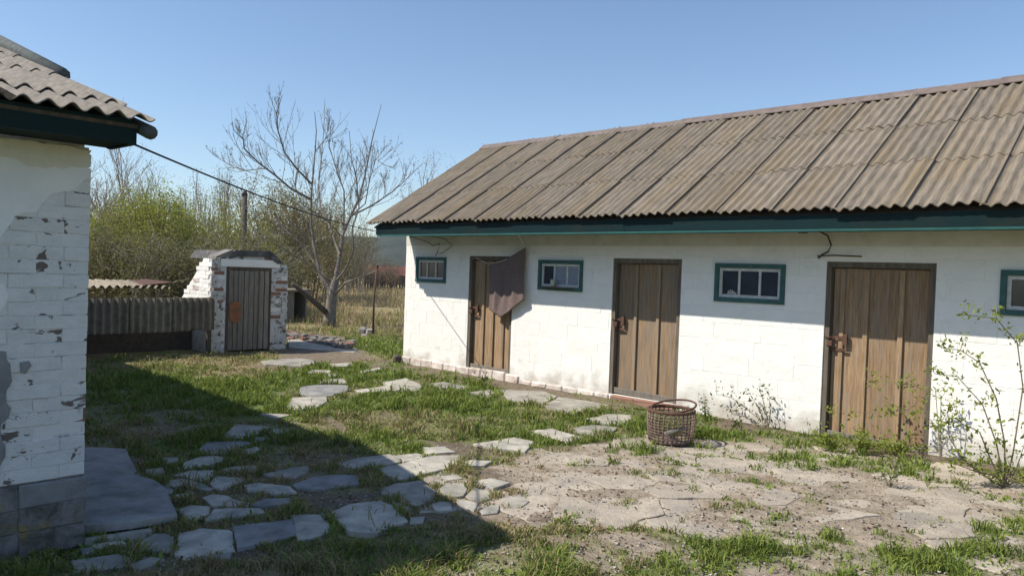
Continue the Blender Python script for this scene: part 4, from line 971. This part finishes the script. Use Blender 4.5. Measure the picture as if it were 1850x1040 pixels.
def shrub(u, dist, ht, wd, nst, label, cat, stem, leaf, nl, ls, name, base_r=.03, depth=2, up=.22, spread=.75, nch=4, group='bushes and trees behind the cellar', jit=.17, seed=0):
    p = atd(u, 480, dist); p = np.array([p[0], p[1], -.05]); e = empty(name, (p[0], p[1], 0)); tag(e, label, cat, group); q = Plant()
    for i in range(nst):
        a = random.uniform(0, 2*math.pi); r_ = random.uniform(0, wd*.45); s_ = np.array([math.cos(a)*r_, math.sin(a)*r_, 0])
        d = np.array([math.cos(a)*random.uniform(.0, .5), math.sin(a)*random.uniform(.0, .5), 1.0])
        q.grow(s_, d, ht*random.uniform(.45, .78), base_r, depth, up=up, spread=spread, nch=nch, seg=5, gnarl=.13, minr=.006)
    q.b.build('branches', stem, e)
    if nl: q.leaves('foliage', leaf, e, nl, ls, jit)
    return e
g_ = 'bushes and trees behind the cellar'
S = shrub
S(300, 27, 3.6, 4.4, 26, 'bright lime green budding bush behind the lean-to, its tallest green mass', 'bush', M['twigr'], M['lgreen'], 34000, .042, 'budding_bush', nch=5)
S(245, 24.5, 2.4, 3.4, 20, 'lower yellow green bush nearest the house wall', 'bush', M['twigr'], M['lgreen'], 24000, .040, 'budding_bush', nch=5)
S(395, 26, 2.3, 3.6, 20, 'olive green bush just left of the dark wooden pole', 'bush', M['twigr'], M['lgreen'], 24000, .040, 'budding_bush', nch=5)
S(175, 25, 2.6, 3.2, 16, 'dull green bush half hidden by the house wall', 'bush', M['twigr'], M['lolive'], 18000, .040, 'budding_bush', nch=5)
S(205, 33, 5.6, 3.8, 9, 'tall grey bare tree reaching up beside the house eave', 'tree', M['twigg'], M['lbud'], 3000, .03, 'bare_tree', base_r=.06, depth=3, nch=4, spread=.7)
S(150, 36, 5.8, 4.2, 9, 'grey bare tree mostly hidden behind the house wall', 'tree', M['twigg'], M['lbud'], 3000, .03, 'bare_tree', base_r=.06, depth=3, nch=4, spread=.7)
S(375, 40, 6.6, 1.2, 5, 'slender pale tree left of the pole, tallest of the far saplings', 'tree', M['twigg'], M['lbud'], 2600, .035, 'sapling', base_r=.05, up=.6, spread=.4)
S(410, 41, 6.2, 1.4, 5, 'slender pale tree close above the dark wooden pole', 'tree', M['twigg'], M['lbud'], 2600, .035, 'sapling', base_r=.05, up=.6, spread=.4)
S(340, 42, 5.4, 1.3, 4, 'thin bare sapling standing out of the lime green bush', 'tree', M['twigg'], M['lbud'], 1400, .035, 'sapling', base_r=.04, up=.6, spread=.35)
S(500, 34, 4.7, 3.4, 18, 'pale yellow willow with fine twigs behind the bare fruit tree', 'tree', M['twigr'], M['lyell'], 16000, .05, 'willow', up=.35, nch=5)
S(560, 38, 4.4, 4.0, 16, 'yellowish willow seen through the limbs of the fruit tree', 'tree', M['twigr'], M['lyell'], 14000, .05, 'willow', up=.35, nch=5)
S(640, 44, 3.6, 3.8, 14, 'grey green willow nearest the barn corner', 'tree', M['twigg'], M['lolive'], 5500, .045, 'willow', up=.35, nch=5)
S(465, 23, 2.7, 2.8, 16, 'brown tangled thicket behind the right of the cellar', 'bush', M['twigg'], M['lolive'], 13000, .035, 'thicket', nch=6, spread=1.1, up=.05)
S(345, 20.5, 2.2, 2.6, 16, 'grey tangled thicket rising over the white wing wall', 'bush', M['twigg'], M['lolive'], 13000, .035, 'thicket', nch=6, spread=1.1, up=.05)
S(270, 20, 2.1, 2.6, 16, 'grey twiggy thicket over the middle of the lean-to roof', 'bush', M['twigg'], M['lolive'], 13000, .035, 'thicket', nch=6, spread=1.1, up=.05)
S(195, 20, 2.2, 2.6, 16, 'dark twiggy thicket over the lean-to roof by the house', 'bush', M['twigr'], M['lolive'], 13000, .035, 'thicket', nch=6, spread=1.1, up=.05)
S(540, 31, 2.5, 3.6, 18, 'brown undergrowth behind the trunk of the fruit tree', 'bush', M['twigr'], M['lolive'], 9000, .045, 'thicket', nch=6, spread=1.1, up=.05)
S(600, 50, 3.0, 4.5, 20, 'brown low thicket right of the fruit tree trunk', 'bush', M['twigr'], M['lolive'], 3500, .05, 'thicket', nch=6, spread=1.1, up=.05)
S(650, 54, 2.4, 4.5, 20, 'reddish brown thicket above the dark far fence', 'bush', M['twigr'], M['lbud'], 3500, .05, 'thicket', nch=6, spread=1.1, up=.05)
S(705, 58, 1.9, 4.0, 16, 'low brown thicket touching the barn corner in the distance', 'bush', M['twigr'], M['lbud'], 2500, .05, 'thicket', nch=6, spread=1.1, up=.05)
S(818, 36, 6.0, 1.2, 6, 'bare tree crown showing over the far end of the barn roof', 'tree', M['twigg'], M['lbud'], 3500, .035, 'bare_tree', base_r=.06, depth=3, spread=.6, group=None)
# far fence, red roofed shed
a_ = atd(632, 500, 56); c_ = atd(735, 500, 60); v_ = (c_-a_)[:2]; Lf = float(np.linalg.norm(v_)); fe = empty('far_fence', (a_[0], a_[1], 0), math.atan2(v_[1], v_[0])); tag(fe, 'dark board fence at the far side of the dry field', 'fence')
x_ = 0
while x_ < Lf:
    b = MB(); hh = random.uniform(.75, 1.15); b.box(0, .16, 0, .03, 0, hh, 0, .01); o = b.build('board', M['barkd'], fe); o.location = (x_, random.uniform(-.02, .02), 0); x_ += random.uniform(.18, .30)
p = atd(712, 500, 75); rs = empty('far_shed', (p[0], p[1], 0), YAW+.2); tag(rs, 'distant shed with a red roof just left of the barn wall', 'shed')
b = MB(); b.box(-3, 3, -2, 2, 0, .95); b.build('wall', M['red'], rs); b = MB()
b.add([(-3.2, -2.3, .9), (3.2, -2.3, .9), (3.2, 0, 1.75), (-3.2, 0, 1.75), (-3.2, 2.3, .9), (3.2, 2.3, .9)], [(0, 1, 2, 3), (3, 2, 5, 4), (0, 3, 4), (1, 5, 2), (0, 4, 5, 1)]); b.build('roof', M['red'], rs)

# rose canes and weeds by the barn
def arch(p0, p1, rise_, n=9):
    out = []
    for i in range(n):
        t = i/(n-1); q = np.array(p0)*(1-t)+np.array(p1)*t; q[2] += rise_*4*t*(1-t)*(1-.3*t)+random.uniform(-.01, .01); out.append(q)
    return out
def leafy(name, base, canes, label, cat, nl, ls, group=None, r=.006, jit=.03, stem='twigr', leaf='lrose'):
    e = empty(name, base); tag(e, label, cat, group); q = Plant(); b0 = np.array(base)
    for pts in canes:
        pts = [np.array(p)-b0 for p in pts]; q.limb(pts, r, r*.4, 5)
        for i in range(1, len(pts)):
            q.tips.append(pts[i]); q.tips.append((pts[i]+pts[i-1])/2)
            if random.random() < .6:
                d = rv()*.5+np.array([0, 0, .4]); e_ = pts[i]+d*random.uniform(.06, .22); q.limb([pts[i], e_], r*.45, r*.25, 3); q.tips += [e_, (pts[i]+e_)/2]
    q.b.build('canes', M[stem], e); q.leaves('foliage', M[leaf], e, nl, ls, jit); return e
def wp(u, v, dy): return on(u, v, 1, BY-dy)
rb = (*gnd(1815, 880), 0)
dd_ = lambda u, v, k=0: atd(u, v, float(np.array(rb[:2])@cf[:2])+k)
canes = [[rb, dd_(1800, 800), dd_(1775, 730), dd_(1730, 680, .1), dd_(1690, 675, .2)], [rb, dd_(1815, 800), dd_(1800, 720), dd_(1770, 655), dd_(1735, 632, .1), dd_(1700, 628, .2)],
 [rb, dd_(1830, 820), dd_(1848, 700), dd_(1838, 620), dd_(1800, 575), dd_(1740, 568, -.1)], [rb, dd_(1790, 830), dd_(1770, 780), dd_(1735, 763), dd_(1700, 762)],
 [rb, dd_(1780, 860), dd_(1740, 830), dd_(1715, 790), dd_(1712, 745)],  [rb, dd_(1835, 850), dd_(1855, 790), dd_(1868, 720), dd_(1880, 640)],
  [rb, dd_(1800, 860), dd_(1760, 850), dd_(1720, 835)], [rb, dd_(1850, 860), dd_(1890, 780), dd_(1930, 720)]]
leafy('rose_bush', rb, canes, 'sprawling rose bush with arching canes right of the broad door', 'rose bush', 1100, .022, r=.007, jit=.03)
canes = [[wp(1690, 700, .25), wp(1640, 740, .3), wp(1580, 745, .3), wp(1500, 742, .25)], [wp(1700, 720, .25), wp(1660, 700, .3), wp(1620, 690, .3), wp(1570, 690, .3)], [wp(1700, 780, .2), wp(1660, 745, .25), wp(1600, 740, .25)]]
leafy('climbing_shoot', (wp(1700, 815, .2)[0], BY-.2, 0), [[np.array([wp(1700, 815, .2)[0], BY-.2, 0])]+list(reversed([]))+c for c in canes], 'thin leafy shoots crossing the front of the broad door', 'shoots', 420, .022, r=.004, jit=.035)
bs_ = (*gnd(1388, 775), 0); ds = lambda u, v: on(u, v, 1, bs_[1])
leafy('young_shrub', bs_, [[bs_, ds(1385, 750), ds(1378, 720), ds(1372, 705)], [bs_, ds(1370, 755), ds(1345, 735), ds(1320, 717), ds(1295, 712)], [bs_, ds(1392, 745), ds(1390, 722)], [bs_, ds(1365, 765), ds(1335, 745), ds(1310, 735)], [bs_, ds(1375, 745), ds(1360, 720)]],
 'young leafy shrub at the wall under the third window', 'shrub', 210, .022, jit=.03, leaf='lweed')
for k, (u, v, lb) in enumerate(((1275, 760, 'leafless looking weed sprig against the wall right of the basket'), (1606, 880, 'lone spindly seedling on the paving before the broad door'), (1505, 815, 'leafy weed clump below the left of the broad door'), (1560, 818, 'leafy weed clump below the middle of the broad door'), (1615, 822, 'leafy weed clump below the right of the broad door'), (875, 695, 'small weed at the foot of the narrow door'), (1330, 775, 'low weed at the wall between basket and shrub'))):
    g0 = gnd(u, v); bb = (g0[0], min(g0[1], BY-.08), 0); n_ = 14 if k in (2, 3, 4) else 5; hh = .16 if k in (2, 3, 4) else (.30 if k == 0 else .22)
    if k >= 5: hh = .12
    cs = []
    for _ in range(n_):
        a = random.uniform(0, 6.28); rr_ = random.uniform(.03, .22 if k in (2, 3, 4) else .07); cs.append(arch(bb, (bb[0]+math.cos(a)*rr_*1.4, bb[1]+math.sin(a)*rr_*.6, random.uniform(.4, 1)*hh), .03, 4))
    leafy('weed', bb, cs, lb, 'weed', 420 if k in (2, 3, 4) else 70, .022, r=.003, jit=.025, leaf='lrose' if k in (2, 3, 4) else 'lweed')
# ------------------------------------------------------------------ air
def haze(density):
    b = MB(); b.box(-980, 960, -760, 1260, -1.5, 46); o = b.build('haze', None if False else [])
    m = bpy.data.materials.new('haze'); m.use_nodes = True; nt = m.node_tree; nt.nodes.clear(); out = N(nt, 'ShaderNodeOutputMaterial'); v = N(nt, 'ShaderNodeVolumePrincipled')
    v.inputs['Density'].default_value = density; v.inputs['Color'].default_value = (0.80, 0.88, 1.0, 1); nt.links.new(v.outputs[0], out.inputs['Volume'])
    o.data.materials.append(m); tag(o, kind='stuff'); return o
haze(0.00028)
